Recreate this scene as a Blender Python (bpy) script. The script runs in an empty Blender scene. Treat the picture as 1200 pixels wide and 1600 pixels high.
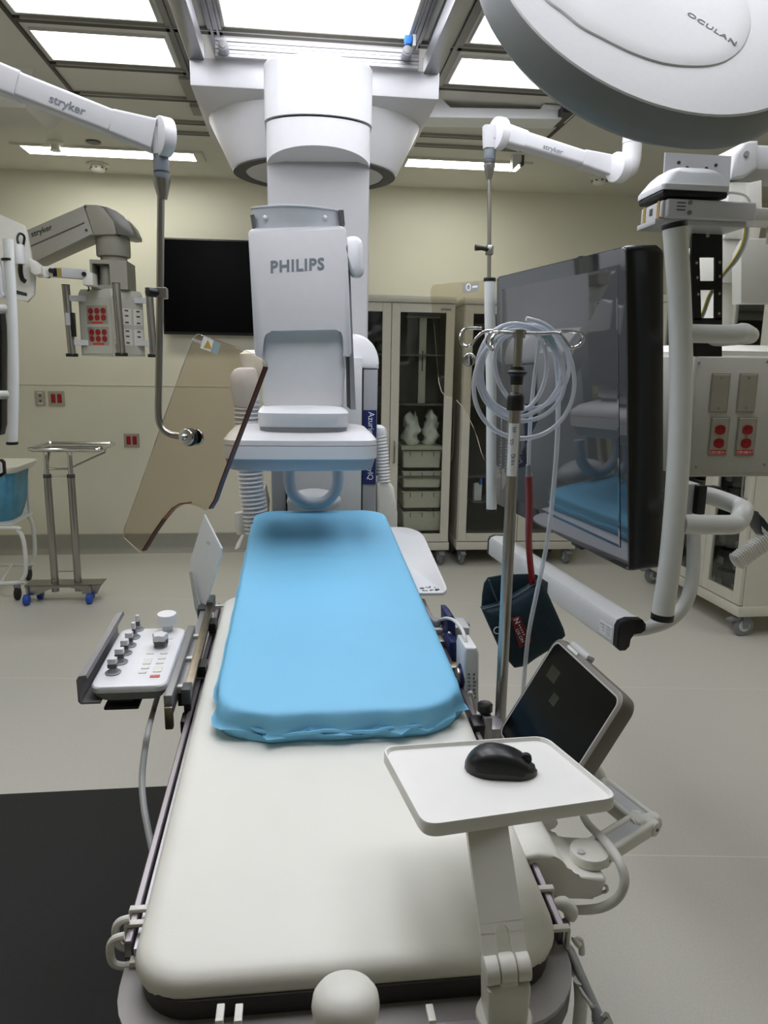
import bpy, bmesh, math, random
from mathutils import Vector, Matrix
random.seed(7)
PI = math.pi
SC = bpy.context.scene
COL = SC.collection

# ------------------------------------------------------------------ camera
F, CAMH = 1150.0, 1.48            # focal length in pixels of the 1200x1600 frame, eye height
_y = Vector((465 - 600, 800 - 575, F)).normalized()
_z = Vector((.015, 1.0, -(_y.x * .015 + _y.y) / _y.z)).normalized()
_x = _y.cross(_z).normalized()
if _x.x < 0: _x = -_x
def ray(px, py):
    v = Vector((px - 600, 800 - py, F)); return Vector((v.dot(_x), v.dot(_y), v.dot(_z)))
def P(px, py, Y):                 # point at room depth Y
    d = ray(px, py); t = Y / d.y; return Vector((d.x * t, Y, CAMH + d.z * t))
def PZ(px, py, z):                # point at height z
    d = ray(px, py); t = (z - CAMH) / d.z; return Vector((d.x * t, d.y * t, z))
def PX(px, py, X):
    d = ray(px, py); t = X / d.x; return Vector((X, d.y * t, CAMH + d.z * t))
cam_d = bpy.data.cameras.new('camera'); cam = bpy.data.objects.new('camera', cam_d); COL.objects.link(cam)
cam_d.sensor_fit = 'HORIZONTAL'; cam_d.sensor_width = 36; cam_d.lens = F / 1200 * 36; cam_d.clip_start = .02
right = Vector((_x.x, _y.x, _z.x)); up = Vector((_x.y, _y.y, _z.y)); fwd = Vector((_x.z, _y.z, _z.z))
m = Matrix((right, up, -fwd)).transposed().to_4x4(); m.translation = (0, 0, CAMH)
cam.matrix_world = m
SC.camera = cam

# ------------------------------------------------------------------ materials
def lin(c):
    o = []
    for v in c:
        v /= 255.0; o.append(v / 12.92 if v <= .04045 else ((v + .055) / 1.055) ** 2.4)
    return (o[0], o[1], o[2], 1)
def mul(c, k): return (min(1, c[0] * k), min(1, c[1] * k), min(1, c[2] * k), 1)
MATS = {}
def mat(name, rgb, rough=.45, metal=0.0, var=.05, scale=30.0, bump=0.0, bscale=None, coat=0.0, stretch=None, ior=None, rv=.0):
    m = bpy.data.materials.new(name); m.use_nodes = True
    nt = m.node_tree; n = nt.nodes; b = n['Principled BSDF']
    tc = n.new('ShaderNodeTexCoord'); mp = n.new('ShaderNodeMapping')
    nt.links.new(tc.outputs['Object'], mp.inputs['Vector'])
    if stretch: mp.inputs['Scale'].default_value = stretch
    nz = n.new('ShaderNodeTexNoise'); nz.inputs['Scale'].default_value = scale; nz.inputs['Detail'].default_value = 3
    nt.links.new(mp.outputs['Vector'], nz.inputs['Vector'])
    cr = n.new('ShaderNodeValToRGB'); c = lin(rgb)
    cr.color_ramp.elements[0].position = .3; cr.color_ramp.elements[1].position = .7
    cr.color_ramp.elements[0].color = mul(c, 1 - var); cr.color_ramp.elements[1].color = mul(c, 1 + var)
    nt.links.new(nz.outputs['Fac'], cr.inputs['Fac']); nt.links.new(cr.outputs['Color'], b.inputs['Base Color'])
    b.inputs['Roughness'].default_value = rough; b.inputs['Metallic'].default_value = metal
    if coat: b.inputs['Coat Weight'].default_value = coat; b.inputs['Coat Roughness'].default_value = .08
    if ior: b.inputs['IOR'].default_value = ior
    if rv:
        mr = n.new('ShaderNodeMapRange'); mr.inputs['To Min'].default_value = rough - rv; mr.inputs['To Max'].default_value = rough + rv
        nt.links.new(nz.outputs['Fac'], mr.inputs['Value']); nt.links.new(mr.outputs['Result'], b.inputs['Roughness'])
    if bump:
        n2 = n.new('ShaderNodeTexNoise'); n2.inputs['Scale'].default_value = bscale or scale * 4; n2.inputs['Detail'].default_value = 4
        nt.links.new(mp.outputs['Vector'], n2.inputs['Vector'])
        bp = n.new('ShaderNodeBump'); bp.inputs['Strength'].default_value = bump; bp.inputs['Distance'].default_value = .002
        nt.links.new(n2.outputs['Fac'], bp.inputs['Height']); nt.links.new(bp.outputs['Normal'], b.inputs['Normal'])
    MATS[name] = m; return m
def emat(name, rgb, strength, var=.04, scale=3.0):
    m = bpy.data.materials.new(name); m.use_nodes = True; nt = m.node_tree; n = nt.nodes; n.clear()
    out = n.new('ShaderNodeOutputMaterial'); e = n.new('ShaderNodeEmission'); e.inputs['Strength'].default_value = strength
    tc = n.new('ShaderNodeTexCoord'); nz = n.new('ShaderNodeTexNoise'); nz.inputs['Scale'].default_value = scale
    cr = n.new('ShaderNodeValToRGB'); c = lin(rgb); cr.color_ramp.elements[0].color = mul(c, 1 - var); cr.color_ramp.elements[1].color = c
    nt.links.new(tc.outputs['Object'], nz.inputs['Vector']); nt.links.new(nz.outputs['Fac'], cr.inputs['Fac'])
    nt.links.new(cr.outputs['Color'], e.inputs['Color']); nt.links.new(e.outputs['Emission'], out.inputs['Surface']); MATS[name] = m; return m
def clearmat(name, tint, rough=.03, ior=1.5, gloss_rgb=(255, 255, 255), body=0.0, body_rgb=(200, 200, 200)):
    """thin clear plastic or glass: tinted see-through plus a Fresnel reflection, and a share of milky body"""
    m = bpy.data.materials.new(name); m.use_nodes = True; nt = m.node_tree; n = nt.nodes; n.clear()
    out = n.new('ShaderNodeOutputMaterial'); tr = n.new('ShaderNodeBsdfTransparent'); tr.inputs['Color'].default_value = lin(tint)
    gl = n.new('ShaderNodeBsdfGlossy'); gl.inputs['Roughness'].default_value = rough; gl.inputs['Color'].default_value = lin(gloss_rgb)
    fr = n.new('ShaderNodeFresnel'); fr.inputs['IOR'].default_value = ior
    tc = n.new('ShaderNodeTexCoord'); nz = n.new('ShaderNodeTexNoise'); nz.inputs['Scale'].default_value = 8
    bp = n.new('ShaderNodeBump'); bp.inputs['Strength'].default_value = .01
    nt.links.new(tc.outputs['Object'], nz.inputs['Vector']); nt.links.new(nz.outputs['Fac'], bp.inputs['Height']); nt.links.new(bp.outputs['Normal'], gl.inputs['Normal'])
    ge = n.new('ShaderNodeNewGeometry'); iv = n.new('ShaderNodeMath'); iv.operation = 'SUBTRACT'; iv.inputs[0].default_value = 1; nt.links.new(ge.outputs['Backfacing'], iv.inputs[1])
    ml = n.new('ShaderNodeMath'); ml.operation = 'MULTIPLY'; nt.links.new(fr.outputs['Fac'], ml.inputs[0]); nt.links.new(iv.outputs[0], ml.inputs[1])
    mx = n.new('ShaderNodeMixShader'); nt.links.new(ml.outputs[0], mx.inputs['Fac'])
    nt.links.new(tr.outputs[0], mx.inputs[1]); nt.links.new(gl.outputs[0], mx.inputs[2])
    last = mx
    if body:
        df = n.new('ShaderNodeBsdfDiffuse'); df.inputs['Color'].default_value = lin(body_rgb)
        m2 = n.new('ShaderNodeMixShader'); m2.inputs['Fac'].default_value = body
        nt.links.new(mx.outputs[0], m2.inputs[1]); nt.links.new(df.outputs[0], m2.inputs[2]); last = m2
    nt.links.new(last.outputs[0], out.inputs['Surface']); MATS[name] = m; return m

WHITE = mat('white_plastic', (212, 212, 214), .38, var=.015)
WHITEB = mat('bright_white_enamel', (228, 229, 231), .3, var=.01)
OFFW = mat('warm_white_plastic', (222, 221, 212), .4, var=.02)
LGREY = mat('light_grey_enamel', (196, 198, 198), .4, var=.02)
MGREY = mat('mid_grey_plastic', (140, 143, 146), .45, var=.03)
DGREY = mat('dark_grey_plastic', (72, 73, 74), .45, var=.05)
BGREY = mat('blue_grey_bumper', (172, 180, 190), .4, var=.02)
BLACK = mat('black_plastic', (16, 16, 17), .4, var=.1)
RUBBER = mat('black_rubber', (22, 22, 23), .7, var=.1, bump=.1)
STEEL = mat('brushed_stainless_steel', (162, 160, 156), .28, 1.0, var=.008, scale=6)
PLATE = mat('satin_steel_plate', (178, 174, 162), .4, .55, var=.02, scale=20)
CHROME = mat('polished_chrome', (205, 205, 205), .12, 1.0, var=.03)
BRASSY = mat('plated_steel_bar', (150, 141, 122), .35, 1.0, var=.1, scale=40)
ALU = mat('anodised_aluminium', (176, 174, 176), .38, .7, var=.04, scale=50)
RAILM = mat('table_rail_metal', (150, 143, 146), .35, .75, var=.05, scale=60, stretch=(1, .05, 1))
FRAMEM = mat('table_frame_paint', (146, 142, 138), .45, .2, var=.03)
VINYL = mat('cream_vinyl_pad', (229, 228, 218), .42, var=.02, scale=6, bump=.06, bscale=500)
BLUE = mat('blue_sheet', (122, 193, 230), .62, var=.015, scale=5, bump=.05, bscale=220)
NAVY = mat('navy_blue_plastic', (20, 32, 92), .45, var=.05)
TEAL = mat('dark_teal_nylon', (14, 42, 54), .75, var=.15, scale=120, bump=.3, bscale=700)
PRED = mat('red_rubber_hose', (150, 28, 22), .4, var=.08)
ORED = mat('hospital_red_plastic', (150, 22, 32), .4, var=.06)
LABR = mat('red_label', (200, 62, 52), .5, var=.05)
PINK = mat('pale_pink_button', (206, 110, 98), .5, var=.05)
CABP = mat('cabinet_grey_beige_powder', (198, 196, 183), .5, var=.02)
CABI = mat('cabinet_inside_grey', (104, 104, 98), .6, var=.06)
BIN = mat('beige_bin_plastic', (224, 221, 207), .55, var=.04)
CASTG = mat('caster_grey', (122, 126, 130), .5, var=.04)
BOOMG = mat('boom_grey_enamel', (152, 150, 138), .42, var=.02)
BOOML = mat('boom_light_enamel', (190, 190, 180), .42, var=.02)
TUBEW = mat('white_powder_tube', (214, 216, 212), .35, var=.015)
CABLEG = mat('grey_cable', (150, 152, 150), .5, var=.04)
CABLEW = mat('white_cable', (214, 214, 208), .45, var=.03)
INK = mat('dark_print', (50, 54, 58), .5, var=.02)
INKG = mat('grey_print', (124, 131, 138), .5, var=.02)
PRINTW = mat('white_print', (232, 234, 238), .5, var=.02)
GOLD = mat('gold_stripe', (170, 140, 74), .45, .3, var=.05)
YELLOW = mat('yellow_green_wire', (170, 164, 50), .5, var=.05)
WARN = mat('amber_warning_print', (196, 160, 60), .5, var=.05)
BLUEB = mat('blue_caster_rubber', (28, 74, 170), .45, var=.08)
BLUEC = mat('bright_blue_plastic', (40, 120, 220), .4, var=.06)
BAGW = mat('white_plastic_bag', (242, 242, 236), .5, var=.06, scale=18, bump=.5, bscale=22)
BAGB = mat('blue_liner_film', (76, 140, 170), .45, var=.22, scale=9, bump=.6, bscale=14)
REDGE = mat('dark_red_acrylic_edge', (70, 18, 14), .25, var=.25, scale=12)
ACRY = clearmat('brown_lead_acrylic', (226, 211, 188), .02, 1.49)
ACRY2 = clearmat('pale_lead_acrylic', (236, 228, 210), .02, 1.49)
GLASSD = clearmat('cabinet_glass', (236, 238, 235), .03, 1.5)
CLEART = clearmat('clear_tubing', (240, 244, 248), .05, 1.45, body=.5, body_rgb=(238, 240, 246))
CLEARP = clearmat('clear_plate', (238, 240, 240), .1, 1.5, body=.9, body_rgb=(246, 247, 247))
SCREEN = mat('screen_glass', (26, 29, 31), .03, var=.03, ior=1.7)
TVM = mat('tv_panel', (3, 3, 5), .3, var=.05); TVM.node_tree.nodes['Principled BSDF'].inputs['Specular IOR Level'].default_value = .08
TSCR = mat('touchscreen_glass', (10, 11, 12), .18, var=.3, scale=25); TSCR.node_tree.nodes['Principled BSDF'].inputs['Specular IOR Level'].default_value = .2
CHAR = mat('charcoal_casing', (30, 35, 40), .4, var=.04)
MOUSEM = mat('mouse_black', (24, 25, 28), .32, var=.08)

# ------------------------------------------------------------------ mesh building
def rrect(hx, hy, r, n=5, cx=0, cy=0):
    r = min(r, hx * .999, hy * .999); pts = []
    for (sx, sy, a0) in ((1, 1, 0), (-1, 1, 90), (-1, -1, 180), (1, -1, 270)):
        for k in range(n + 1):
            a = math.radians(a0 + 90 * k / n)
            pts.append((cx + sx * (hx - r) + r * math.cos(a), cy + sy * (hy - r) + r * math.sin(a)))
    return pts
def catmull(pts, n=8, closed=False):
    pts = [Vector(p) for p in pts]; out = []; N = len(pts)
    for i in range(N if closed else N - 1):
        g = (lambda k: pts[k % N]) if closed else (lambda k: pts[max(0, min(N - 1, k))])
        p0, p1, p2, p3 = g(i - 1), g(i), g(i + 1), g(i + 2)
        for k in range(n):
            t = k / n
            out.append(.5 * ((2 * p1) + (p2 - p0) * t + (2 * p0 - 5 * p1 + 4 * p2 - p3) * t * t + (3 * p1 - p0 - 3 * p2 + p3) * t ** 3))
    if not closed: out.append(pts[-1])
    return out
def basis(d, upv=None):
    d = Vector(d).normalized(); u = Vector(upv) if upv else (Vector((0, 0, 1)) if abs(d.z) < .95 else Vector((0, 1, 0)))
    a = u.cross(d).normalized(); b = d.cross(a).normalized(); return a, b, d     # side, up, along
WLOC = {}
class MB:
    def __init__(s): s.bm = bmesh.new()
    def _add(s, vs, fs):
        v = [s.bm.verts.new(p) for p in vs]
        out = []
        for f in fs:
            try: out.append(s.bm.faces.new([v[i] for i in f]))
            except ValueError: pass
        return v, out
    def obox(s, o, ex, ey, ez, x0, x1, y0, y1, z0, z1, bev=0, seg=2):
        o, ex, ey, ez = Vector(o), Vector(ex), Vector(ey), Vector(ez)
        vs = [o + ex * x + ey * y + ez * z for z in (z0, z1) for y in (y0, y1) for x in (x0, x1)]
        v, f = s._add(vs, [(0, 2, 3, 1), (4, 5, 7, 6), (0, 1, 5, 4), (2, 6, 7, 3), (0, 4, 6, 2), (1, 3, 7, 5)])
        if bev:
            e = list({e for q in f for e in q.edges})
            bmesh.ops.bevel(s.bm, geom=e, offset=bev, segments=seg, profile=.5, affect='EDGES')
        return s
    def box(s, x0, x1, y0, y1, z0, z1, bev=0, seg=2):
        return s.obox((0, 0, 0), (1, 0, 0), (0, 1, 0), (0, 0, 1), x0, x1, y0, y1, z0, z1, bev, seg)
    def beam(s, p0, p1, w, h, upv=None, bev=0, seg=2):
        p0, p1 = Vector(p0), Vector(p1); a, b, d = basis(p1 - p0, upv)
        return s.obox(p0, a, d, b, -w / 2, w / 2, 0, (p1 - p0).length, -h / 2, h / 2, bev, seg)
    def loft(s, loops, cap=True, closed=True):
        n = len(loops[0]); vv = [[s.bm.verts.new(p) for p in L] for L in loops]
        for i in range(len(loops) - 1):
            for k in range(n if closed else n - 1):
                q = [vv[i][k], vv[i][(k + 1) % n], vv[i + 1][(k + 1) % n], vv[i + 1][k]]
                try: s.bm.faces.new(q)
                except ValueError: pass
        if cap:
            for L in (vv[0][::-1], vv[-1]):
                try: s.bm.faces.new(L)
                except ValueError: pass
        return s
    def prism(s, pts, vec, bev=0, seg=2):
        pts = [Vector(p) for p in pts]; vec = Vector(vec); n = len(pts)
        v, f = s._add(pts + [p + vec for p in pts], [tuple(range(n))[::-1], tuple(range(n, 2 * n))] + [(k, (k + 1) % n, n + (k + 1) % n, n + k) for k in range(n)])
        if bev:
            cap = {e for q in f[:2] for e in q.edges}
            bmesh.ops.bevel(s.bm, geom=list(cap), offset=bev, segments=seg, profile=.5, affect='EDGES')
        return s
    def tube(s, pts, r, seg=12, smooth=0, closed=False, flat=1.0, upv=None):
        pts = catmull(pts, smooth, closed) if smooth else [Vector(p) for p in pts]
        N = len(pts); R = r if isinstance(r, (list, tuple)) else None
        if R and len(R) != N:
            R = [R[min(len(R) - 1, int(i / (N - 1) * (len(R) - 1)))] * (1 - (i / (N - 1) * (len(R) - 1)) % 1) + R[min(len(R) - 1, int(i / (N - 1) * (len(R) - 1)) + 1)] * ((i / (N - 1) * (len(R) - 1)) % 1) for i in range(N)]
        t0 = (pts[1] - pts[0]).normalized(); a, b, _ = basis(t0, upv); loops = []
        for i in range(N):
            if closed: t = (pts[(i + 1) % N] - pts[i - 1]).normalized()
            else: t = (pts[min(N - 1, i + 1)] - pts[max(0, i - 1)]).normalized()
            q = t0.rotation_difference(t); a = q @ a; b = q @ b; t0 = t
            rr = R[i] if R else r
            loops.append([pts[i] + (a * math.cos(2 * PI * k / seg) + b * flat * math.sin(2 * PI * k / seg)) * rr for k in range(seg)])
        if closed: loops.append(loops[0])
        s.loft(loops, cap=not closed)
        if closed: bmesh.ops.remove_doubles(s.bm, verts=s.bm.verts, dist=1e-6)
        return s
    def lathe(s, prof, o=(0, 0, 0), axis=(0, 0, 1), seg=24, arc=None):
        o = Vector(o); a, b, d = basis(axis)
        return s.loft([[o + d * z + (a * math.cos(2 * PI * k / seg) + b * math.sin(2 * PI * k / seg)) * max(r, 1e-5) for k in range(seg)] for r, z in prof])
    def cyl(s, p0, p1, r, seg=20, bev=0):
        p0, p1 = Vector(p0), Vector(p1); L = (p1 - p0).length
        pr = [(r, 0), (r, L)] if not bev else [(r - bev, 0), (r - bev * .3, bev * .3), (r, bev), (r, L - bev), (r - bev * .3, L - bev * .3), (r - bev, L)]
        return s.lathe(pr, p0, p1 - p0, seg)
    def ell(s, c, rx, ry, rz, seg=20, rings=10, rot=None):
        c = Vector(c); rot = rot or Matrix.Identity(3)
        return s.loft([[c + rot @ Vector((rx * math.sin(PI * (j + .001) / (rings + .002)) * math.cos(2 * PI * k / seg), ry * math.sin(PI * (j + .001) / (rings + .002)) * math.sin(2 * PI * k / seg), -rz * math.cos(PI * j / rings))) for k in range(seg)] for j in range(rings + 1)])
    def rloft(s, lv, ex=(1, 0, 0), ey=(0, 1, 0), ez=(0, 0, 1), o=(0, 0, 0), n=5):
        """rounded-rectangle slices: (height, hx, hy, r[, cx, cy])"""
        o, ex, ey, ez = Vector(o), Vector(ex), Vector(ey), Vector(ez); L = []
        for l in lv:
            cx, cy = (l[4], l[5]) if len(l) > 4 else (0, 0)
            L.append([o + ex * x + ey * y + ez * l[0] for x, y in rrect(l[1], l[2], l[3], n, cx, cy)])
        return s.loft(L)
    def build(s, name, m, parent=None, ang=35, origin=None):
        bm = s.bm; bmesh.ops.recalc_face_normals(bm, faces=bm.faces)
        if origin is None:
            xs = [v.co for v in bm.verts]
            lo = [min(v[i] for v in xs) for i in range(3)]; hi = [max(v[i] for v in xs) for i in range(3)]
            origin = Vector([(lo[i] + hi[i]) / 2 for i in range(3)])
        origin = Vector(origin)
        for v in bm.verts: v.co -= origin
        me = bpy.data.meshes.new(name); bm.to_mesh(me); bm.free()
        for p in me.polygons: p.use_smooth = True
        me.set_sharp_from_angle(angle=math.radians(ang))
        me.materials.append(m)
        o = bpy.data.objects.new(name, me); COL.objects.link(o)
        if parent is not None:
            o.parent = parent; o.location = origin - WLOC[parent.name]
        else: o.location = origin
        WLOC[o.name] = origin.copy()
        return o
def tag(o, label=None, cat=None, group=None, kind=None):
    if label: o['label'] = label
    if cat: o['category'] = cat
    if group: o['group'] = group
    if kind: o['kind'] = kind
    return o
def thing(name, label, cat, loc, group=None):
    o = bpy.data.objects.new(name, None); COL.objects.link(o); o.location = loc; o.empty_display_size = .05
    WLOC[o.name] = Vector(loc); return tag(o, label, cat, group)
def struct(o, label, cat='room'): return tag(o, label, cat, kind='structure')
def dup(root, off=(0, 0, 0), rotz=0, label=None, group=None):
    def cp(o, par):
        c = o.copy(); COL.objects.link(c); WLOC[c.name] = WLOC.get(o.name, Vector()).copy()
        if par is not None: c.parent = par
        for ch in list(o.children): cp(ch, c)
        return c
    r = cp(root, None); r.location = Vector(root.location) + Vector(off); r.rotation_euler = (0, 0, rotz)
    if label: r['label'] = label
    if group: r['group'] = group
    return r
def text(name, s, o, ex, ey, h, m, parent=None, bold=0.0, ext=.0006, sx=1.0, align='CENTER', space=1.0):
    """raised lettering; o is the middle of the baseline, h the capital height"""
    cu = bpy.data.curves.new(name, 'FONT'); cu.body = s; cu.size = 1; cu.align_x = align; cu.offset = bold; cu.space_character = space; cu.resolution_u = 3
    t = bpy.data.objects.new('tmp_text', cu); COL.objects.link(t)
    dg = bpy.context.evaluated_depsgraph_get(); me = bpy.data.meshes.new_from_object(t.evaluated_get(dg))
    bpy.data.objects.remove(t); bpy.data.curves.remove(cu)
    k = h / .69; ex, ey = Vector(ex).normalized(), Vector(ey).normalized(); ez = ex.cross(ey).normalized(); o = Vector(o)
    b = MB(); b.bm.from_mesh(me); bpy.data.meshes.remove(me)
    for v in b.bm.verts: v.co = o + ex * (v.co.x * k * sx) + ey * (v.co.y * k)
    if ext:
        r = bmesh.ops.extrude_face_region(b.bm, geom=list(b.bm.faces))
        for v in [g for g in r['geom'] if isinstance(g, bmesh.types.BMVert)]: v.co += ez * ext
    return b.build(name, m, parent, ang=30)
# ------------------------------------------------------------------ room shell
ZC, YB, XL, XR, YF = 2.86, 5.97, -3.3, 4.0, -3.2
def floor_mat():
    m = mat('speckled_vinyl_floor', (204, 202, 193), .3, var=.05, scale=160, bump=.03, bscale=300)
    nt = m.node_tree; n = nt.nodes; b = n['Principled BSDF']
    cr = [k for k in n if k.type == 'VALTORGB'][0]
    tc = [k for k in n if k.type == 'TEX_COORD'][0]
    big = n.new('ShaderNodeTexNoise'); big.inputs['Scale'].default_value = 700; nt.links.new(tc.outputs['Object'], big.inputs['Vector'])
    gt = n.new('ShaderNodeMath'); gt.operation = 'GREATER_THAN'; gt.inputs[1].default_value = .66; nt.links.new(big.outputs['Fac'], gt.inputs[0])
    mx = n.new('ShaderNodeMixRGB'); mx.inputs['Color2'].default_value = lin((180, 177, 166))
    nt.links.new(gt.outputs[0], mx.inputs['Fac']); nt.links.new(cr.outputs['Color'], mx.inputs['Color1'])
    # welded sheet seams running across the room
    sep = n.new('ShaderNodeSeparateXYZ'); nt.links.new(tc.outputs['Object'], sep.inputs[0])
    off = n.new('ShaderNodeMath'); off.operation = 'ADD'; off.inputs[1].default_value = 25.2 - (3.29 - (YB + YF) / 2) % 1.26 if True else 0
    sk = n.new('ShaderNodeMath'); sk.operation = 'MULTIPLY_ADD'; sk.inputs[1].default_value = .12; nt.links.new(sep.outputs['X'], sk.inputs[0]); nt.links.new(sep.outputs['Y'], sk.inputs[2])
    nt.links.new(sk.outputs[0], off.inputs[0])
    md = n.new('ShaderNodeMath'); md.operation = 'MODULO'; md.inputs[1].default_value = 1.26; nt.links.new(off.outputs[0], md.inputs[0])
    lt = n.new('ShaderNodeMath'); lt.operation = 'LESS_THAN'; lt.inputs[1].default_value = .005; nt.links.new(md.outputs[0], lt.inputs[0])
    m2 = n.new('ShaderNodeMixRGB'); m2.inputs['Color2'].default_value = lin((222, 220, 210))
    nt.links.new(lt.outputs[0], m2.inputs['Fac']); nt.links.new(mx.outputs[0], m2.inputs['Color1']); nt.links.new(m2.outputs[0], b.inputs['Base Color'])
    return m
FLOORM = floor_mat()
WALLM = mat('cream_wall_paint', (222, 219, 203), .42, var=.012, scale=4, bump=.05, bscale=120)
WALLL = mat('cream_wall_panel', (217, 214, 199), .4, var=.012, scale=4, bump=.03, bscale=120)
CEILM = mat('ceiling_paint', (214, 212, 202), .6, var=.012, scale=5)
COVEM = mat('cove_base_vinyl', (150, 149, 140), .45, var=.03, scale=40)
SLOTM = mat('dark_track_slot', (58, 56, 50), .5, .3, var=.05)
PANELM = mat('grey_ceiling_panel', (150, 148, 138), .4, .2, var=.03)
struct(MB().box(XL, XR, YF, YB, -.1, 0).build('floor', FLOORM), 'speckled beige vinyl floor of the operating room')
struct(MB().box(XL, XR, YF, YB, ZC, ZC + .1).build('ceiling', CEILM), 'grey painted ceiling of the operating room')
WZ = 1.33
struct(MB().box(XL, XR, YB, YB + .1, WZ, ZC).build('wall_back', WALLM), 'cream upper back wall behind the cabinets')
struct(MB().box(XL, XR, YB, YB + .1, 0, WZ).build('wall_back_lower', WALLL), 'cream lower wall panelling below the seam')
struct(MB().box(XL - .1, XL, YF, YB, 0, ZC).build('wall_left', WALLM), 'cream left wall')
struct(MB().box(XR, XR + .1, YF, YB, 0, ZC).build('wall_right', WALLM), 'cream right wall')
struct(MB().box(XL, XR, YF - .1, YF, 0, ZC).build('wall_front', WALLM), 'cream wall behind the viewer')
struct(MB().prism([(XL, YB - .012, .15), (XL, YB, .155), (XL, YB, 0), (XL, YB - .05, 0), (XL, YB - .02, .025), (XL, YB - .012, .05)], (XR - XL, 0, 0)).build('baseboard_back', COVEM), 'grey coved vinyl base along the back wall')
struct(MB().box(XL, XR, YB - .004, YB, WZ - .004, WZ + .004).build('trim_1', WALLM), 'thin seam strip across the back wall')

# ceiling gantry lines
k = 2
for y in (3.46, 3.92, 4.3, 4.68, 4.88):
    w = .018
    struct(MB().box(-1.13, 1.5, y - w, y + w, ZC - .012, ZC).build('trim_%d' % k, SLOTM), 'dark track slot across the ceiling'); k += 1
    struct(MB().box(-1.1, 1.48, y - w - .010, y - w, ZC - .014, ZC).build('trim_%d' % k, PANELM), 'pale edge of the ceiling track slot'); k += 1
for x in (-1.14, 1.5):
    struct(MB().box(x - .008, x + .008, -1, 4.9, ZC - .01, ZC).build('trim_%d' % k, SLOTM), 'dark edge line of the ceiling gantry field'); k += 1
struct(MB().box(-.56, -.33, 3.98, 4.26, ZC - .02, ZC).build('trim_%d' % k, PANELM), 'grey steel panel in the ceiling'); k += 1
struct(MB().box(-.56, -.33, 4.36, 4.5, ZC - .02, ZC).build('trim_%d' % k, PANELM), 'grey steel panel in the ceiling'); k += 1

# recessed light panels (rows run on over the viewer's head)
LIGHTE = emat('ceiling_light_diffuser', (246, 247, 255), 5.9, var=.1, scale=1.5)
FLUORE = emat('strip_light_diffuser', (255, 255, 242), 17.0)
def panel(x0, x1, y0, y1, label):
    t = thing('ceiling_light', label, 'ceiling light', ((x0 + x1) / 2, (y0 + y1) / 2, ZC - .012), 'ceiling light panels')
    MB().box(x0, x1, y0, y1, ZC - .009, ZC - .004).build('diffuser', LIGHTE, t)
    b = MB(); e = .006
    for q in ((x0 - e, x0, y0 - e, y1 + e), (x1, x1 + e, y0 - e, y1 + e), (x0, x1, y0 - e, y0), (x0, x1, y1, y1 + e)):
        b.box(q[0], q[1], q[2], q[3], ZC - .012, ZC)
    b.build('frame', CEILM, t); return t
colsx = ((-1.1, -.555, 'left of the rails'), (-.285, .47, 'between the two rails'), (.74, 1.42, 'right of the rails'))
for x0, x1, w in colsx:
    panel(x0, x1, 3.55, 3.85, {'l': 'smaller bright ceiling light panel left of the rails, nearer the wall', 'b': 'bright ceiling light panel mostly hidden above the white trolley', 'r': 'bright ceiling light panel right of the rails beside the round lamp head'}[w[0]])
    panel(x0, x1, 2.25, 3.39, {'l': 'larger bright ceiling light panel at the top left of the picture', 'b': 'bright ceiling light panel between the two ceiling rails', 'r': 'sliver of bright ceiling light panel beside the top of the lamp head'}[w[0]])
    panel(x0, x1, 1.0, 2.1, {'l': 'ceiling light panel over the left side of the table foot', 'b': 'ceiling light panel over the table foot', 'r': 'ceiling light panel over the right side of the table foot'}[w[0]])
def strip_light(x0, x1, y, label):
    t = thing('strip_light', label, 'ceiling light', ((x0 + x1) / 2, y, ZC - .03), 'strip lights along the back wall')
    MB().box(x0, x1, y - .09, y + .09, ZC - .012, ZC - .004).build('diffuser', FLUORE, t)
    b = MB()
    for q in ((x0 - .06, x0, y - .11, y + .11), (x1, x1 + .06, y - .11, y + .11), (x0, x1, y - .11, y - .09), (x0, x1, y + .09, y + .11)):
        b.box(q[0], q[1], q[2], q[3], ZC - .014, ZC)
    b.build('frame', CEILM, t)
strip_light(-1.75, -.67, 5.38, 'long strip light in the ceiling left of the white column')
strip_light(.74, 1.52, 5.26, 'long strip light in the ceiling right of the white column')

FILLE = emat('fill_strip_diffuser', (255, 255, 246), 7.5)
def fill_strip(x, y0, y1, label):  # strips added out of view to brighten floor and walls
    t = thing('strip_light', label, 'ceiling light', (x, (y0 + y1) / 2, ZC - .03), 'added fill strips out of view')
    MB().box(x - .09, x + .09, y0, y1, ZC - .012, ZC - .004).build('diffuser', FILLE, t)
    b = MB()
    for q in ((x - .11, x + .11, y0 - .06, y0), (x - .11, x + .11, y1, y1 + .06), (x - .11, x - .09, y0, y1), (x + .09, x + .11, y0, y1)):
        b.box(q[0], q[1], q[2], q[3], ZC - .014, ZC)
    b.build('frame', CEILM, t)
fill_strip(-2.75, 1.2, 3.4, 'added unseen fill strip along the left wall, nearer the back')
fill_strip(3.3, 1.2, 3.4, 'added unseen fill strip along the right wall, nearer the back')
RAILC = mat('ceiling_rail_aluminium', (150, 150, 152), .34, .85, var=.06, scale=40, stretch=(1, .05, 1))
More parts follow.
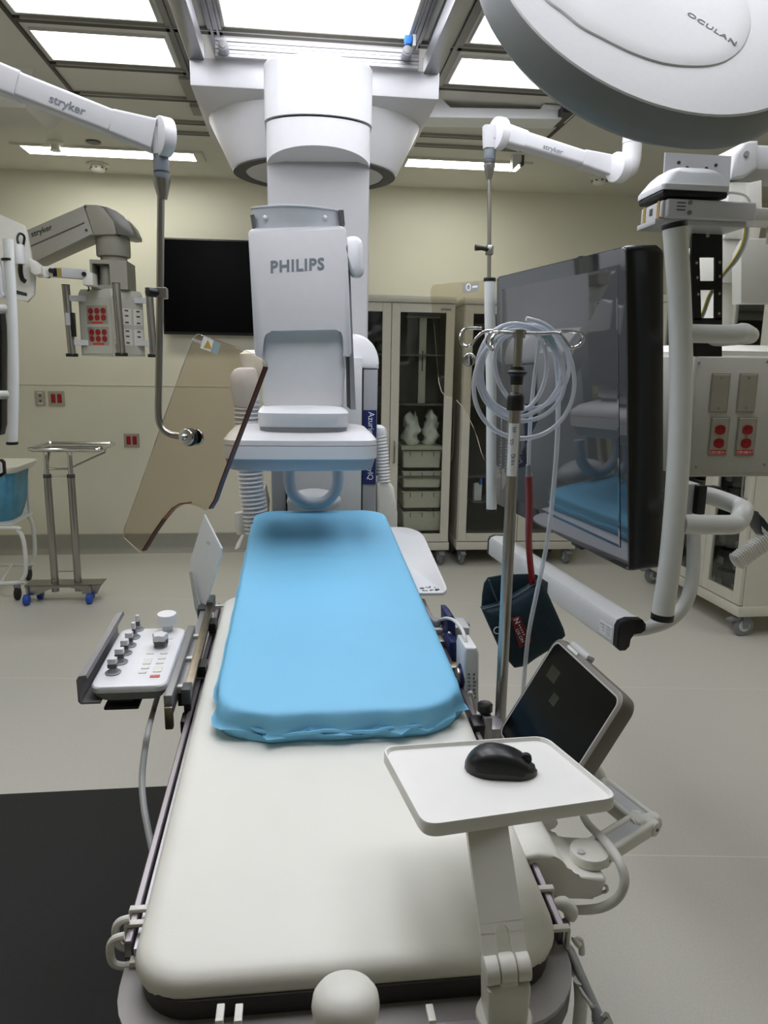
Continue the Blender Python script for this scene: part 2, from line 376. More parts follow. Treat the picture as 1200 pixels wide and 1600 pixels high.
# aluminium rails
def ceiling_rail(x, w, fl, fr, label):
    t = thing('ceiling_rail', label, 'rail', (x, 1.6, 2.78), 'ceiling rails')
    MB().box(x - w, x + w, -1.2, 3.42, 2.72, 2.79, .004).build('rail_beam', RAILC, t)
    MB().box(x - w * .35, x + w * .35, -1.2, 3.42, 2.79, ZC).build('rail_web', DGREY, t)
    b = MB()
    for (a, c) in (fl, fr):
        n = 5
        for i in range(n):
            q = a + (c - a) * i / n; r = a + (c - a) * (i + .86) / n
            b.box(q, r, -1.2, 4.2, ZC - .012 - .006 * (i % 2), ZC)
    b.build('ridged_side_plate', RAILC, t)
    MB().box(x - w, x + w, 3.42, 3.43, 2.72, 2.79).build('end_cap', BLACK, t)
    return t
ceiling_rail(-.405, .032, (-.53, -.45), (-.36, -.30), 'left aluminium ceiling rail carrying the white trolley')
ceiling_rail(.575, .032, (.49, .535), (.615, .72), 'right aluminium ceiling rail carrying the white trolley')

# small ceiling fittings
def smoke_detector(p, label):
    t = thing('smoke_detector', label, 'smoke detector', p, 'smoke detectors')
    x, y, z = p
    MB().lathe([(.075, 0), (.075, -.01), (.06, -.014)], (x, y, ZC)).build('base', OFFW, t)
    MB().lathe([(.05, -.014), (.052, -.03), (.045, -.045), (.03, -.055), (.001, -.058)], (x, y, ZC)).build('sensor_head', OFFW, t)
    b = MB()
    for i in range(8):
        a = i * PI / 4; b.box(x + .052 * math.cos(a) - .006, x + .052 * math.cos(a) + .006, y + .052 * math.sin(a) - .006, y + .052 * math.sin(a) + .006, ZC - .036, ZC - .028)
    b.build('vents', DGREY, t)
p = PZ(153, 256, ZC); smoke_detector((p.x, min(p.y, 5.75), ZC), 'white smoke detector on the ceiling below the left strip light')
p = PZ(937, 276, ZC); smoke_detector((p.x, min(p.y, 5.75), ZC), 'white smoke detector on the ceiling behind the right lamp arm')
p = PZ(86, 221, ZC)
tag(MB().lathe([(.05, 0), (.048, -.012), (.03, -.02), (.026, -.045), (.034, -.05), (.034, -.056), (.001, -.058)], (p.x, p.y, ZC)).build('sprinkler_head', OFFW), 'small white sprinkler head on the ceiling left of the strip light middle', 'sprinkler')
p = PZ(146, 221, ZC)
tag(MB().lathe([(.045, 0), (.045, -.008), (.03, -.012), (.001, -.006)], (p.x, p.y, ZC)).build('ceiling_sensor', DGREY), 'small dark round ceiling disc above the left strip light', 'sensor')

# boom cover at the upper left, beam and carriage at the upper right
a = PZ(66, 186, 2.72)
t = thing('boom_ceiling_cover', 'grey sloping ceiling cover behind the left lamp arm', 'cover', (a.x - .3, a.y, 2.78))
MB().loft([[(a.x - .62, a.y - .28, ZC), (a.x + .06, a.y - .28, ZC), (a.x + .06, a.y + .3, ZC), (a.x - .62, a.y + .3, ZC)], [(a.x - .6, a.y - .2, 2.75), (a.x, a.y - .2, 2.75), (a.x, a.y + .22, 2.75), (a.x - .6, a.y + .22, 2.75)], [(a.x - .56, a.y - .16, 2.72), (a.x - .03, a.y - .16, 2.72), (a.x - .03, a.y + .18, 2.72), (a.x - .56, a.y + .18, 2.72)]]).build('cover_shell', CEILM, t)
MB().cyl((a.x - .36, a.y, 2.72), (a.x - .36, a.y, 2.60), .1).build('boom_collar', BOOMG, t)
t = thing('ceiling_carriage', 'white beam and carriage hanging from the ceiling right of the column', 'carriage', (1.0, 4.1, 2.8))
q = lambda x, y: P(x, y, 4.1)
MB().prism([q(669, 183), q(686, 150), q(704, 168), q(878, 171), q(878, 186)], (0, .16, 0)).build('beam', WHITEB, t)
MB().box(q(846, 150).x, q(905, 150).x, 4.06, 4.3, q(870, 168).z, ZC - .02, .004).build('carriage_box', WHITEB, t)
MB().box(q(872, 175).x, q(890, 175).x, 4.02, 4.26, q(870, 183).z, q(870, 168).z).build('carriage_shoe', BLACK, t)
MB().box(q(690, 160).x, q(700, 160).x, 4.12, 4.24, q(690, 160).z, ZC - .02).build('hanger', WHITE, t)
q = lambda x, y: P(x, y, 5.0)
t = thing('ceiling_bracket', 'small white ceiling bracket at the end of the right strip light', 'bracket', q(807, 235))
MB().prism([q(801, 232), q(815, 232), q(815, 252), q(801, 266)], (0, .06, 0)).build('bracket_plate', WHITE, t)
MB().box(q(815, 250).x, q(819, 250).x, 5.0, 5.05, q(815, 258).z, ZC).build('bracket_rod', DGREY, t)
# ------------------------------------------------------------------ X-ray C-arm hanging from the ceiling rails
CX = .09
CA = thing('c_arm_xray_machine', 'large white ceiling-hung X-ray machine with flat detector over the table', 'x-ray machine', (CX, 3.7, 2.7))
b = MB(); yf = 3.4
tl, tr, bl, br = P(296, 94, yf), P(687, 107, yf), P(297, 139, yf), P(686, 150, yf)
zt, zb = (tl.z + tr.z) / 2, (bl.z + br.z) / 2; x0, x1 = tl.x, tr.x; tcx = (x0 + x1) / 2
b.box(x0, x1, yf, 4.15, zb, zt, .006)
b.build('trolley', WHITE, CA)
FZ, DZ = 2.6, 2.385
fx = (P(325, 187, 3.72).x + P(656, 200, 3.72).x) / 2; frx = (P(656, 200, 3.72).x - P(325, 187, 3.72).x) / 2
dxc = (P(362, 265, 3.72).x + P(620, 272, 3.72).x) / 2; drx = (P(620, 272, 3.72).x - P(362, 265, 3.72).x) / 2
N = 48; L = []
for rx, ry, cx, z in ((0, 0, 0, 0), (frx, .36, fx, FZ), (frx * .995, .355, fx, FZ - .012), (drx + .004, .33, dxc, DZ + .01), (drx - .006, .325, dxc, DZ)):
    if rx == 0:
        pts = []
        for k in range(N):
            a = 2 * PI * k / N; c, s = math.cos(a), math.sin(a); f = min(.5 * (x1 - x0 - .004) / max(abs(c), 1e-6), .36 / max(abs(s), 1e-6))
            pts.append((tcx + f * c, 3.765 + f * s, zb))
        L.append(pts)
    else: L.append([(cx + rx * math.cos(2 * PI * k / N), 3.765 + ry * math.sin(2 * PI * k / N), z) for k in range(N)])
MB().loft(L[:2]).build('trolley_underside', WHITE, CA)
MB().loft(L[1:]).build('rotation_funnel', WHITE, CA)
b = MB(); rr = [(drx - .004, .32), (drx - .004, .32), (drx * .84, .27), (drx * .84, .27)]; zz = (DZ, DZ - .006, DZ - .006, DZ)
b.loft([[(dxc + r[0] * math.cos(2 * PI * k / N), 3.765 + r[1] * math.sin(2 * PI * k / N), z) for k in range(N)] for r, z in zip(rr, zz)], cap=False)
b.build('bearing_ring', DGREY, CA)
MB().loft([[(dxc + drx * .83 * math.cos(2 * PI * k / N), 3.765 + .265 * math.sin(2 * PI * k / N), z) for k in range(N)] for z in (DZ - .001, DZ - .005)]).build('bearing_disc', WHITE, CA)

# vertical L-arm column with half-round head
cy = 3.14; cxl, cxr = P(412, 110, cy).x, P(582, 110, cy).x; ccx = (cxl + cxr) / 2; R = (cxr - cxl) / 2; DP = .125
zt_, zs, za = P(497, 84, cy - DP).z, P(500, 180, cy - DP).z, P(500, 226, cy - DP).z
def dshape(r, y0, y1, n=26):
    return [(ccx + r * math.cos(PI + PI * k / n), y0 + r * DP / R * math.sin(PI + PI * k / n)) for k in range(n + 1)] + [(ccx + r, y1), (ccx - r, y1)]
MB().loft([[(x, y, z) for x, y in dshape(r, cy, cy + .24)] for r, z in ((R, zs + .004), (R, zt_ - .006), (R - .006, zt_))]).build('column_head', WHITE, CA)
MB().loft([[(x, y, z) for x, y in dshape(R - .02, cy, cy + .22)] for z in (zs - .004, zs + .004)]).build('seam_ring', BLACK, CA)
zside = P(414, 257, cy).z
def cutz(y): return zside + (za - zside) * max(0, (cy - y) / DP) ** 1.0 if y < cy else zside
MB().loft([[(x, y, cutz(y)) for x, y in dshape(R - .007, cy, cy + .24)], [(x, y, zs - .004) for x, y in dshape(R - .007, cy, cy + .24)]]).build('column_collar', WHITE, CA)
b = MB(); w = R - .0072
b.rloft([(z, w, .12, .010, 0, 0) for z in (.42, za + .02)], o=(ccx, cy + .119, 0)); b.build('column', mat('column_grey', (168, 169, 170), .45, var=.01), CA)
MB().box(ccx - .15, ccx + .15, cy + .23, 3.9, 2.25, DZ - .006, .02).build('cross_beam', WHITE, CA)
MB().box(ccx - .15, ccx + .15, cy - .06, cy + .3, .36, .5, .03).build('column_foot', WHITE, CA)

# C-shaped arm behind the detector: arc sleeve with label strip, arc, tube head under the table
ys = 2.96
sl, sr = P(424, 760, ys).x, P(588, 760, ys).x; scx = (sl + sr) / 2; sw = (sr - sl) / 2
zsh = P(560, 522, ys).z; zlo = .5
zsq = P(583, 575, ys).z
def sleeve(w, z0, z1, r):
    pts = [(scx - w, z0), (scx + w, z0)]
    pts += [(scx + w - r + r * math.cos(a * PI / 16), z1 - r * 1.1 + r * 1.1 * math.sin(a * PI / 16)) for a in range(9)]
    pts += [(scx - w + r - r * math.sin(a * PI / 16), z1 - r * 1.1 + r * 1.1 * math.cos(a * PI / 16)) for a in range(9)]
    return pts
MB().prism([(x, ys, z) for x, z in sleeve(sw, zlo, zsq, .002)], (0, .15, 0), .008).build('arc_sleeve', mat('arc_grey_plastic', (168, 170, 173), .42, var=.02), CA)
cap = [(x, z) for x, z in sleeve(sw + .004, zsq - .002, zsh, .10)]
MB().prism([(x, ys - .004, z) for x, z in cap], (0, .158, 0), .01).build('arc_shoulder', WHITEB, CA)
iw = sw * .70
MB().box(scx - iw, scx + iw, ys - .022, ys, zlo, zsq + .04, .004).build('arc_inner_cover', LGREY, CA)
for s in (-1, 1):
    MB().box(scx + s * (iw + .003) - .004, scx + s * (iw + .003) + .004, ys - .006, ys - .001, zlo, zsq).build('guide_groove', BLACK, CA)
az0, az1 = P(578, 757, ys - .01).z, P(575, 641, ys - .01).z
lb = MB().box(scx + iw + .008, scx + sw - .003, ys - .004, ys + .001, az0, az1).build('name_strip', NAVY, CA)
lx = scx + (iw + sw) / 2 - .004
text('lettering', 'Azurion', (lx, ys - .0045, az1 - .06), (0, 0, -1), (1, 0, 0), .024, PRINTW, lb, sx=.95)
text('lettering', 'ClarityIQ', (lx, ys - .0045, az0 + .075), (0, 0, -1), (1, 0, 0), .022, PRINTW, lb, sx=.95)
# the arc itself, in the vertical plane along the table
ac = Vector((scx, 2.5, 1.075)); Ri, Ro = .47, .58; L1, L2 = [], []
for k in range(33):
    a = math.radians(100 - 190 * k / 32); L1.append((scx - .08, ac.y + Ro * math.cos(a), ac.z + Ro * math.sin(a)))
    L2.append((scx - .08, ac.y + Ri * math.cos(a), ac.z + Ri * math.sin(a)))
MB().prism(L1 + L2[::-1], (.15, 0, 0), .012).build('c_arc', WHITE, CA)
MB().rloft([(.48, .14, .16, .05), (.60, .16, .18, .06), (.68, .13, .15, .05)], o=(scx, 2.45, 0)).build('tube_head', WHITE, CA)

# detector tower
ty = 2.3
q = lambda x, y, Y=ty: P(x, y, Y)
def arc2(c0, c1, c2, n=5):        # rounded corner c1 between c0 and c2, quadratic
    return [tuple((1 - t) ** 2 * c0[i] + 2 * t * (1 - t) * c1[i] + t * t * c2[i] for i in (0, 1)) for t in [k / n for k in range(n + 1)]]
out = arc2((388, 368), (387, 358), (398, 357)) + arc2((530, 353), (541, 353), (542, 366)) + [(549, 545)] + arc2((549, 552), (549, 557), (545, 557)) \
    + [(537, 557), (536, 528)] + arc2((536, 522), (535, 515), (526, 515)) + arc2((424, 517), (412, 518), (411, 528)) + [(411, 559), (405, 559)] + arc2((402, 558), (399, 556), (398, 550))
MB().prism([q(x, y) for x, y in out], (0, .26, 0), .004, 2).build('detector_cover', WHITE, CA)
nx0, nx1 = q(409, 560, ty + .03), q(538, 560, ty + .03)
MB().box(nx0.x, nx1.x, ty + .035, ty + .25, q(470, 640, ty).z, q(470, 470, ty).z, .02, 3).build('telescopic_neck', WHITEB, CA)
s0, s1 = q(545, 380), q(556, 380)
MB().prism([q(543, 420, ty + .06), q(547, 420, ty + .06), q(556, 640, ty + .06), q(548, 640, ty + .06)], (0, .2, 0)).build('side_rail', MGREY, CA)
c0 = q(464, 335, ty)
zc0, zc1 = q(464, 358).z, q(464, 312).z
xL, xR_ = q(391, 335).x, q(538, 335).x; hw = (xR_ - xL) / 2; mx = (xL + xR_) / 2
cp = MB()
def capl(hw, hy, bulge, z, n=16):
    p = [(mx - hw + 2 * hw * k / n, ty + .13 - hy - bulge * (1 - (2 * k / n - 1) ** 2)) for k in range(n + 1)]
    return [(x, y, z) for x, y in p] + [(mx + hw, ty + .13 + hy, z), (mx - hw, ty + .13 + hy, z)]
zc1 -= .012
cp.loft([capl(hw * .985, .07, .05, zc0 - .01), capl(hw, .07, .055, zc1 - .008), capl(hw + .002, .071, .057, zc1 - .006), capl(hw + .002, .071, .057, zc1 - .002), capl(hw - .004, .068, .054, zc1)])
cp.build('top_housing', mat('silver_grey_plastic', (178, 183, 188), .32, .2, var=.02), CA)
for x in (414, 508):
    p = q(x, 340, ty + .012 + .03 * ((x - 464) / 75) ** 2); MB().ell((p.x, p.y + .002, p.z), .007, .007, .007, 12, 6).build('screw_cap', LGREY, CA)
for pp_ in (((529, 328), (537, 328), (539, 351), (532, 351)), ((391, 336), (397, 335), (399, 356), (394, 356))):
    MB().prism([q(x, y, ty + .036) for x, y in pp_], (0, .03, 0)).build('side_window', DGREY, CA)
kx = q(551, 372, ty + .02)
MB().loft([[Vector((q(x, y, ty + .02).x, ty + .02 + dy, q(x, y, ty + .02).z)) for x, y in [(551 + (x - 551) * k, 401 + (y - 401) * k) for x, y in
      arc2((536, 385), (536, 369), (551, 369)) + arc2((553, 369), (566, 370), (567, 386)) + arc2((569, 420), (569, 433), (560, 433)) + arc2((556, 433), (549, 433), (546, 420)) + [(539, 400)]]] for dy, k in ((-.02, .7), (-.012, .93), (0, 1), (.03, 1), (.045, .9))]).build('tension_knob', WHITEB, CA)
lp = q(464.5, 423, ty - .0005)
text('lettering', 'PHILIPS', lp, q(504, 420) - q(425, 425), (0, 0, 1), (q(464, 406).z - q(464, 423.5).z), INKG, CA, bold=.03, sx=.98, space=1.12)
# stepped base and detector plate
bx0, bx1 = q(402, 650, 2.26).x, q(546, 650, 2.26).x; bcx = (bx0 + bx1) / 2; bh = (bx1 - bx0) / 2
zz = lambda y, Y=2.26: P(470, y, Y).z
def bl(hw, hy, z, bulge=.02, r=.03):
    L = []
    for x, y in rrect(hw, hy, r, 5):
        L.append((bcx + x, 2.43 + y - (bulge * (1 - (x / hw) ** 2) if y < 0 else 0), z))
    # densify the front edge so that it bows
    front = []
    i0 = [k for k in range(len(L)) if L[k][1] < 2.43]
    return L
def bowed(hw, hy, z, cx, cyy, bulge, r, n=12):
    pts = rrect(hw, hy, r, 5); out = []
    for k in range(len(pts)):
        a, c = pts[k], pts[(k + 1) % len(pts)]; m_ = n if math.dist(a, c) > .05 else 1
        for j in range(m_):
            x, y = a[0] + (c[0] - a[0]) * j / m_, a[1] + (c[1] - a[1]) * j / m_
            out.append((cx + x, cyy + y + (-bulge * (1 - (x / hw) ** 2) if y < 0 else 0), z))
    return out
MB().loft([bowed(bh * .97, .145, zz(668), bcx, 2.42, .02, .03), bowed(bh, .15, zz(664), bcx, 2.42, .02, .03), bowed(bh, .15, zz(646), bcx, 2.42, .02, .03), bowed(bh * .97, .13, zz(641), bcx, 2.43, .02, .03), bowed(bh * .8, .09, zz(634), bcx, 2.45, .01, .03)]).build('base_step', WHITEB, CA)
MB().loft([bowed(bh * .96, .143, zz(676), bcx, 2.42, .02, .03), bowed(bh * .97, .146, zz(668), bcx, 2.42, .02, .03)]).build('base_band', MGREY, CA)
py = 2.22
z4 = zz(738, py); z3 = zz(719, py); z2 = zz(697, py); z1 = zz(689, py); z0 = zz(676, py)
px0, px1 = P(346, 705, py).x, P(592, 705, py).x; pcx = (px0 + px1) / 2; ph = (px1 - px0) / 2
PC = 2.44
MB().loft([bowed(ph * .985, .205, z3, pcx, PC, .012, .05), bowed(ph, .212, z3 + .003, pcx, PC, .012, .05), bowed(ph, .212, z2 - .002, pcx, PC, .012, .05), bowed(ph * .99, .208, z2, pcx, PC, .012, .05)]).build('detector_plate', WHITEB, CA)
MB().loft([bowed(ph, .212, z2 + .001, pcx, PC, .012, .05), bowed(ph * .995, .21, z1, pcx, PC, .012, .05), bowed(ph * .93, .18, z0 - .006, pcx, PC, .012, .05), bowed(ph * .85, .15, z0, pcx, PC, .01, .05)]).build('plate_lid', WHITE, CA)
MB().loft([bowed(ph * .92, .18, z4, pcx, PC, .012, .05), bowed(ph * .945, .195, z4 + .004, pcx, PC, .012, .05), bowed(ph * .985, .205, z3, pcx, PC, .012, .05)]).build('collision_bumper', BGREY, CA)
# U-shaped grab handle and round tube cover below the detector
uy = 2.72
MB().tube([P(x, y, uy) for x, y in ((452, 726), (452, 750), (457, 770), (472, 783), (490, 788), (509, 783), (523, 769), (528, 750), (528, 726))], .0215, 14, 6).build('grab_handle', BGREY, CA)
b = MB(); hp = P(491, 783, 2.86)
b.ell(hp, .108, .07, .05, 24, 12); b.build('collimator_cover', LGREY, CA)
# hoses
def hose(pts, r, label=None, pitch=.016):
    pts = catmull([Vector(p) for p in pts], 14); Ls = [0]
    for i in range(1, len(pts)): Ls.append(Ls[-1] + (pts[i] - pts[i - 1]).length)
    n = int(Ls[-1] / pitch) * 4; out, rad = [], []
    for i in range(n + 1):
        d = Ls[-1] * i / n; j = max(k for k in range(len(Ls)) if Ls[k] <= d + 1e-9); j = min(j, len(pts) - 2)
        t = (d - Ls[j]) / max(1e-9, Ls[j + 1] - Ls[j]); out.append(pts[j].lerp(pts[j + 1], t)); rad.append(r * (1, .93, .82, .93)[i % 4])
    return MB().tube(out, rad, 16)
hy = 2.82
hose([P(x, y, hy) for x, y in ((386, 625), (386, 660), (389, 700), (392, 745), (397, 790), (403, 830))], .05).build('corrugated_hose', WHITE, CA)
MB().loft([[P(cx + rx * math.cos(2 * PI * k / 20), y, hy) + Vector((0, -rx / 415 * math.sin(2 * PI * k / 20) * 1.0, 0)) for k in range(20)] for y, cx, rx in ((636, 386, 20), (625, 385, 21), (600, 382, 22.5), (585, 381, 21), (577, 383, 17), (574, 385, 10))]).build('hose_elbow', WHITE, CA)
MB().loft([[P(cx + rx * math.cos(2 * PI * k / 20), y, hy + .06) + Vector((0, rx / 415 * math.sin(2 * PI * k / 20), 0)) for k in range(20)] for y, cx, rx in ((600, 402, 12), (585, 402, 17), (566, 396, 22), (553, 394, 20), (547, 395, 12))]).build('hose_bracket', OFFW, CA)
MB().tube([P(x, y, hy + .03) for x, y in ((375, 800), (378, 815), (381, 833))], [.022, .03, .028], 14).build('hose_end', OFFW, CA)
rp = [P(x, y, 3.02) for x, y in ((593, 672), (596, 700), (598, 725), (600, 752))]
hose(rp, .028, pitch=.013).build('corrugated_hose', WHITE, CA)
MB().loft([[P(cx + rx * math.cos(2 * PI * k / 16), y, 3.02) + Vector((0, rx / 380 * math.sin(2 * PI * k / 16), 0)) for k in range(16)] for y, cx, rx in ((684, 594, 9), (676, 594, 11), (668, 592, 10), (664, 590, 6))]).build('hose_elbow', WHITEB, CA)
MB().prism([P(x, y, 3.0) for x, y in ((589, 860), (589, 756), (594, 751), (608, 752), (616, 762), (621, 800), (622, 860))], (0, .16, 0), .015, 3).build('motor_cover', OFFW, CA)
MB().prism([P(x, y, 3.0) for x, y in ((366, 860), (415, 860), (420, 790), (414, 762), (408, 770), (400, 800))], (0, .14, 0), .012, 3).build('motor_cover', OFFW, CA)
# ------------------------------------------------------------------ tilted operating table
SL = math.atan(.07); TY = Vector((0, math.cos(SL), math.sin(SL))); TZ = Vector((0, -math.sin(SL), math.cos(SL))); TX = Vector((1, 0, 0))
TO = Vector((0, .76, .73))
def T(u, v, h): return TO + TX * u + TY * v + TZ * h        # v along the table, h above the rail tops
def PT(px, py, h):                                           # photo ray meets the plane h above the rail tops
    d = ray(px, py); o = Vector((0, 0, CAMH)) - TO - TZ * h; t = -o.dot(TZ) / d.dot(TZ); return Vector((0, 0, CAMH)) + d * t
def tb(bm, *a, **k): return bm.obox(TO, TX, TY, TZ, *a, **k)
TBL = thing('operating_table', 'long tilted operating table with cream pad and steel side rails', 'operating table', (.065, 1.5, 0))
xl, xr = -.225, .352
# frame plate with rounded near end
def plate(h0, h1, xa, xb, v0, v1, r, far_r=.03):
    pts = []
    for (cx, cy, a0, rr) in ((xb - r, v0 + r, 270, r), (xb - far_r, v1 - far_r, 0, far_r), (xa + far_r, v1 - far_r, 90, far_r), (xa + r, v0 + r, 180, r)):
        for k in range(9): a = math.radians(a0 + 90 * k / 8); pts.append((cx + rr * math.cos(a), cy + rr * math.sin(a)))
    return pts
fr = plate(0, 0, xl - .005, xr + .006, -.03, 1.29, .10)
MB().loft([[T(x, y, h) for x, y in fr] for h in (-.065, -.06, -.035)]).build('table_frame', DGREY, TBL)
ring = [(x * 1, y) for x, y in fr]
MB().loft([[T(x, y, -.035) for x, y in fr], [T(x, y, -.028) for x, y in fr]]).build('edge_plate', FRAMEM, TBL)
mid = plate(0, 0, -.203, .331, .016, 1.285, .07)
MB().loft([[T(x, y, h) for x, y in mid] for h in (-.028, .0)]).build('top_board', mat('dark_board_edge', (52, 50, 46), .5, var=.05), TBL)
L = []
for h, ins in ((.0, .004), (.004, 0), (.016, -.003), (.028, .0), (.034, .006), (.0375, .016), (.0384, .026), (.0385, .034), (.0385, .05)):
    L.append([T(x, y, h - .012) for x, y in plate(0, 0, -.209 + ins, .337 - ins, .022 + ins, 1.295 - ins, max(.03, .07 - ins), .06)])
MB().loft(L).build('table_pad', VINYL, TBL, ang=60)
# side rails with end blocks
def rail(x0, x1, v0, v1, h0=-.026, h1=.0):
    r = tb(MB(), x0, x1, v0, v1, h0, h1, bev=.0015, seg=1).build('side_rail', RAILM, TBL)
    return r
rail(xl - .007, xl + .003, .112, 1.29); rail(xr - .004, xr + .006, .085, .6); rail(xr + .004, xr + .014, .62, 1.29)
tb(MB(), xl + .006, xl + .02, .108, 1.29, -.03, -.008).build('rail_inner_strip', ALU, TBL)
tb(MB(), xr - .02, xr - .008, .085, 1.29, -.03, -.008).build('rail_inner_strip', mat('violet_grey_strip', (118, 112, 124), .4, .4, var=.03), TBL)
for x, vs in ((xl - .003, (.125, .45, .85, 1.25)), (xr + .001, (.095, .32, .56))):
    for v in vs: tb(MB(), x - .004, x + .02 if x < 0 else x + .004, v - .012, v + .012, -.034, -.026).build('rail_spacer', DGREY, TBL)
# near end cross rail
tb(MB(), -.12, .265, -.036, -.027, -.034, -.012, bev=.0015, seg=1).build('end_rail', RAILM, TBL)
for x in (-.08, .225): tb(MB(), x - .012, x + .012, -.028, -.018, -.03, -.018).build('rail_spacer', BLACK, TBL)
# carbon top running on under the blue mattress
MB().loft([[T(x, y, h) for x, y in plate(0, 0, -.155, .31, 1.2, 1.99, .02, .12)] for h in (-.015, .012, .016)]).build('carbon_top', mat('carbon_board', (60, 62, 64), .35, var=.08), TBL)
# pedestal
MB().rloft([(.0, .27, .42, .08), (.09, .27, .42, .08), (.12, .24, .38, .08)], o=(.065, 1.25, 0)).build('pedestal_base', LGREY, TBL)
MB().rloft([(.12, .17, .20, .05), (.66, .17, .20, .05)], o=(.065, 1.3, 0)).build('pedestal_column', LGREY, TBL)
tb(MB(), -.12, .25, .3, 1.15, -.115, -.065, bev=.01).build('tilt_head', DGREY, TBL)

# blue sheet-covered mattress
def mat_pts(ins, v0=.522, v1=2.0, xa=-.166, xb=.326, r=.115, rf=.09):
    return plate(0, 0, xa + ins, xb - ins, v0 + ins, v1 - ins, r - ins * .5, rf)
def dens(p, n=6):
    o = []
    for k in range(len(p)):
        a, c = p[k], p[(k + 1) % len(p)]; m_ = max(1, int(math.dist(a, c) / .03))
        for j in range(m_): o.append((a[0] + (c[0] - a[0]) * j / m_, a[1] + (c[1] - a[1]) * j / m_))
    return o
random.seed(3)
base_p = dens(mat_pts(0)); n = len(base_p)
def fold(k, h):
    x, y = base_p[k]; a = k * 1.0
    w = .0022 * math.sin(x * 90 + y * 70) + .0016 * math.sin(x * 53 - y * 31 + 1.3) + .0022 * abs(math.sin(x * 31 + y * 23)) ** 3
    e = max(0, 1 - max(0, y - .6) / .12)
    return w * e * 1.7
ML = []
c = (.08, 1.26)
for h, ins, wv in ((.027, .003, .2), (.028, .0, .5), (.036, -.002, .9), (.044, -.004, 1.5), (.047, -.007, 2.3), (.050, -.001, 1.9), (.060, .0, 1.5), (.070, .002, 1.0), (.078, .004, .5), (.0825, .008, .15), (.0845, .015, .0), (.085, .024, 0), (.085, .032, 0), (.085, .06, 0)):
    row = []
    for k, (x, y) in enumerate(base_p):
        dx, dy = x - c[0], y - max(min(y, 1.88), .64)
        l = math.hypot(dx if abs(dx) > .13 else dx * .3, dy) or 1
        ex_, ey_ = (math.copysign(1, dx) if abs(dx) > .235 else dx / .245), (dy / .11 if abs(dy) > 1e-6 else 0)
        ln = math.hypot(ex_, ey_) or 1; ex_, ey_ = ex_ / ln, ey_ / ln
        off = -ins + fold(k, h) * wv
        hh = h + (0.004 * math.sin(x * 41 + y * 37) + .003 * math.sin(x * 97)) * (1 if .044 < h < .056 else 0)
        row.append(T(x + ex_ * off, y + ey_ * off, hh))
    ML.append(row)
MT = tag(MB().loft(ML).build('mattress', BLUE, ang=70), 'long blue sheet-covered mattress lying on the cream table pad', 'mattress')
# hem of the sheet along the near end
pts = []
for k in range(25):
    a = k / 24; pts.append(T(-.135 + .43 * a, .517 - .0035 + .09 * (2 * a - 1) ** 6 * 1, .050 + .003 * math.sin(a * 19) + .0015 * math.sin(a * 47)))
MB().tube(pts, .0035, 6).build('sheet_hem', BLUE, MT)
# white arm board reaching out on the right
q = lambda x, y: PT(x, y, .0165)
out = [(560, 932), (560, 828)] + arc2((625, 827), (652, 828), (662, 842), 6) + [(664, 846)] + arc2((696, 918), (701, 930), (690, 931), 5)
b = MB().prism([q(x, y) for x, y in out], TZ * .0098, .003, 2)
AB = tag(b.build('arm_board', WHITEB), 'thin white arm board sticking out right of the blue mattress', 'arm board')
rng = random.Random(5); b = MB()
for i in range(16):
    x = 655 + rng.random() * 26; y = 916 + rng.random() * 7; w = 2 + rng.random() * 6
    a0, a1, a2, a3 = PT(x, y, .0264), PT(x + w, y, .0264), PT(x + w, y + 1.1, .0264), PT(x, y + 1.1, .0264)
    b.prism([a0, a1, a2, a3], TZ * .0003)
b.build('printed_marks', INK, AB)
# ------------------------------------------------------------------ helpers for things placed on slanted planes
def roundpoly(pts, r, n=5):
    out = []; N = len(pts); pts = [Vector(p) for p in pts]
    for i in range(N):
        p, a, c = pts[i], pts[i - 1], pts[(i + 1) % N]
        d0, d1 = (a - p).normalized(), (c - p).normalized(); rr = min(r, (a - p).length * .45, (c - p).length * .45)
        s, e = p + d0 * rr, p + d1 * rr
        for k in range(n + 1): t = k / n; out.append(s * (1 - t) ** 2 + p * 2 * t * (1 - t) + e * t * t)
    return out
def onplane(px, py, p0, nv):
    d = ray(px, py); o = Vector((0, 0, CAMH)); return o + d * ((Vector(p0) - o).dot(nv) / d.dot(nv))
def inset(pts, k):
    c = sum((Vector(p) for p in pts), Vector()) / len(pts); return [c + (Vector(p) - c) * k for p in pts]

# ------------------------------------------------------------------ large wall-size monitor on the right
mNT, mNB, mFT, mFB = P(980, 384, 1.62), P(984, 893, 1.62), P(777, 433, 2.45), P(776, 787, 2.45)
md = ((mFT - mNT) + (mFB - mNB)).normalized(); mu = ((mNT - mNB) + (mFT - mFB)).normalized()
mn = md.cross(mu).normalized(); mn = mn if mn.x > 0 else -mn
MC = (mNT + mNB + mFT + mFB) / 4
MON = thing('monitor', 'huge black glass monitor turned edge-on at the right of the table', 'monitor', MC)
c = roundpoly([mNB, mFB, mFT, mNT], .018)
MB().loft([[p + mn * d for p in inset(c, k)] for d, k in ((.0, 1), (.004, 1.003), (.012, 1.006), (.075, 1.006), (.092, .985))]).build('casing', mat('black_glossy_casing', (10, 12, 14), .25, var=.05), MON)
MB().loft([[p + mn * d for p in inset(c, k)] for d, k in ((-.003, .993), (.0005, .997))]).build('bezel_glass', mat('bezel_glass_grey', (40, 46, 49), .04, var=.03, ior=2.3), MON)
ci = [MC + (p - MC) * 1 for p in (mNB, mFB, mFT, mNT)]
def mpt(a, b): return mNB * (1 - a) * (1 - b) + mFB * a * (1 - b) + mFT * a * b + mNT * (1 - a) * b
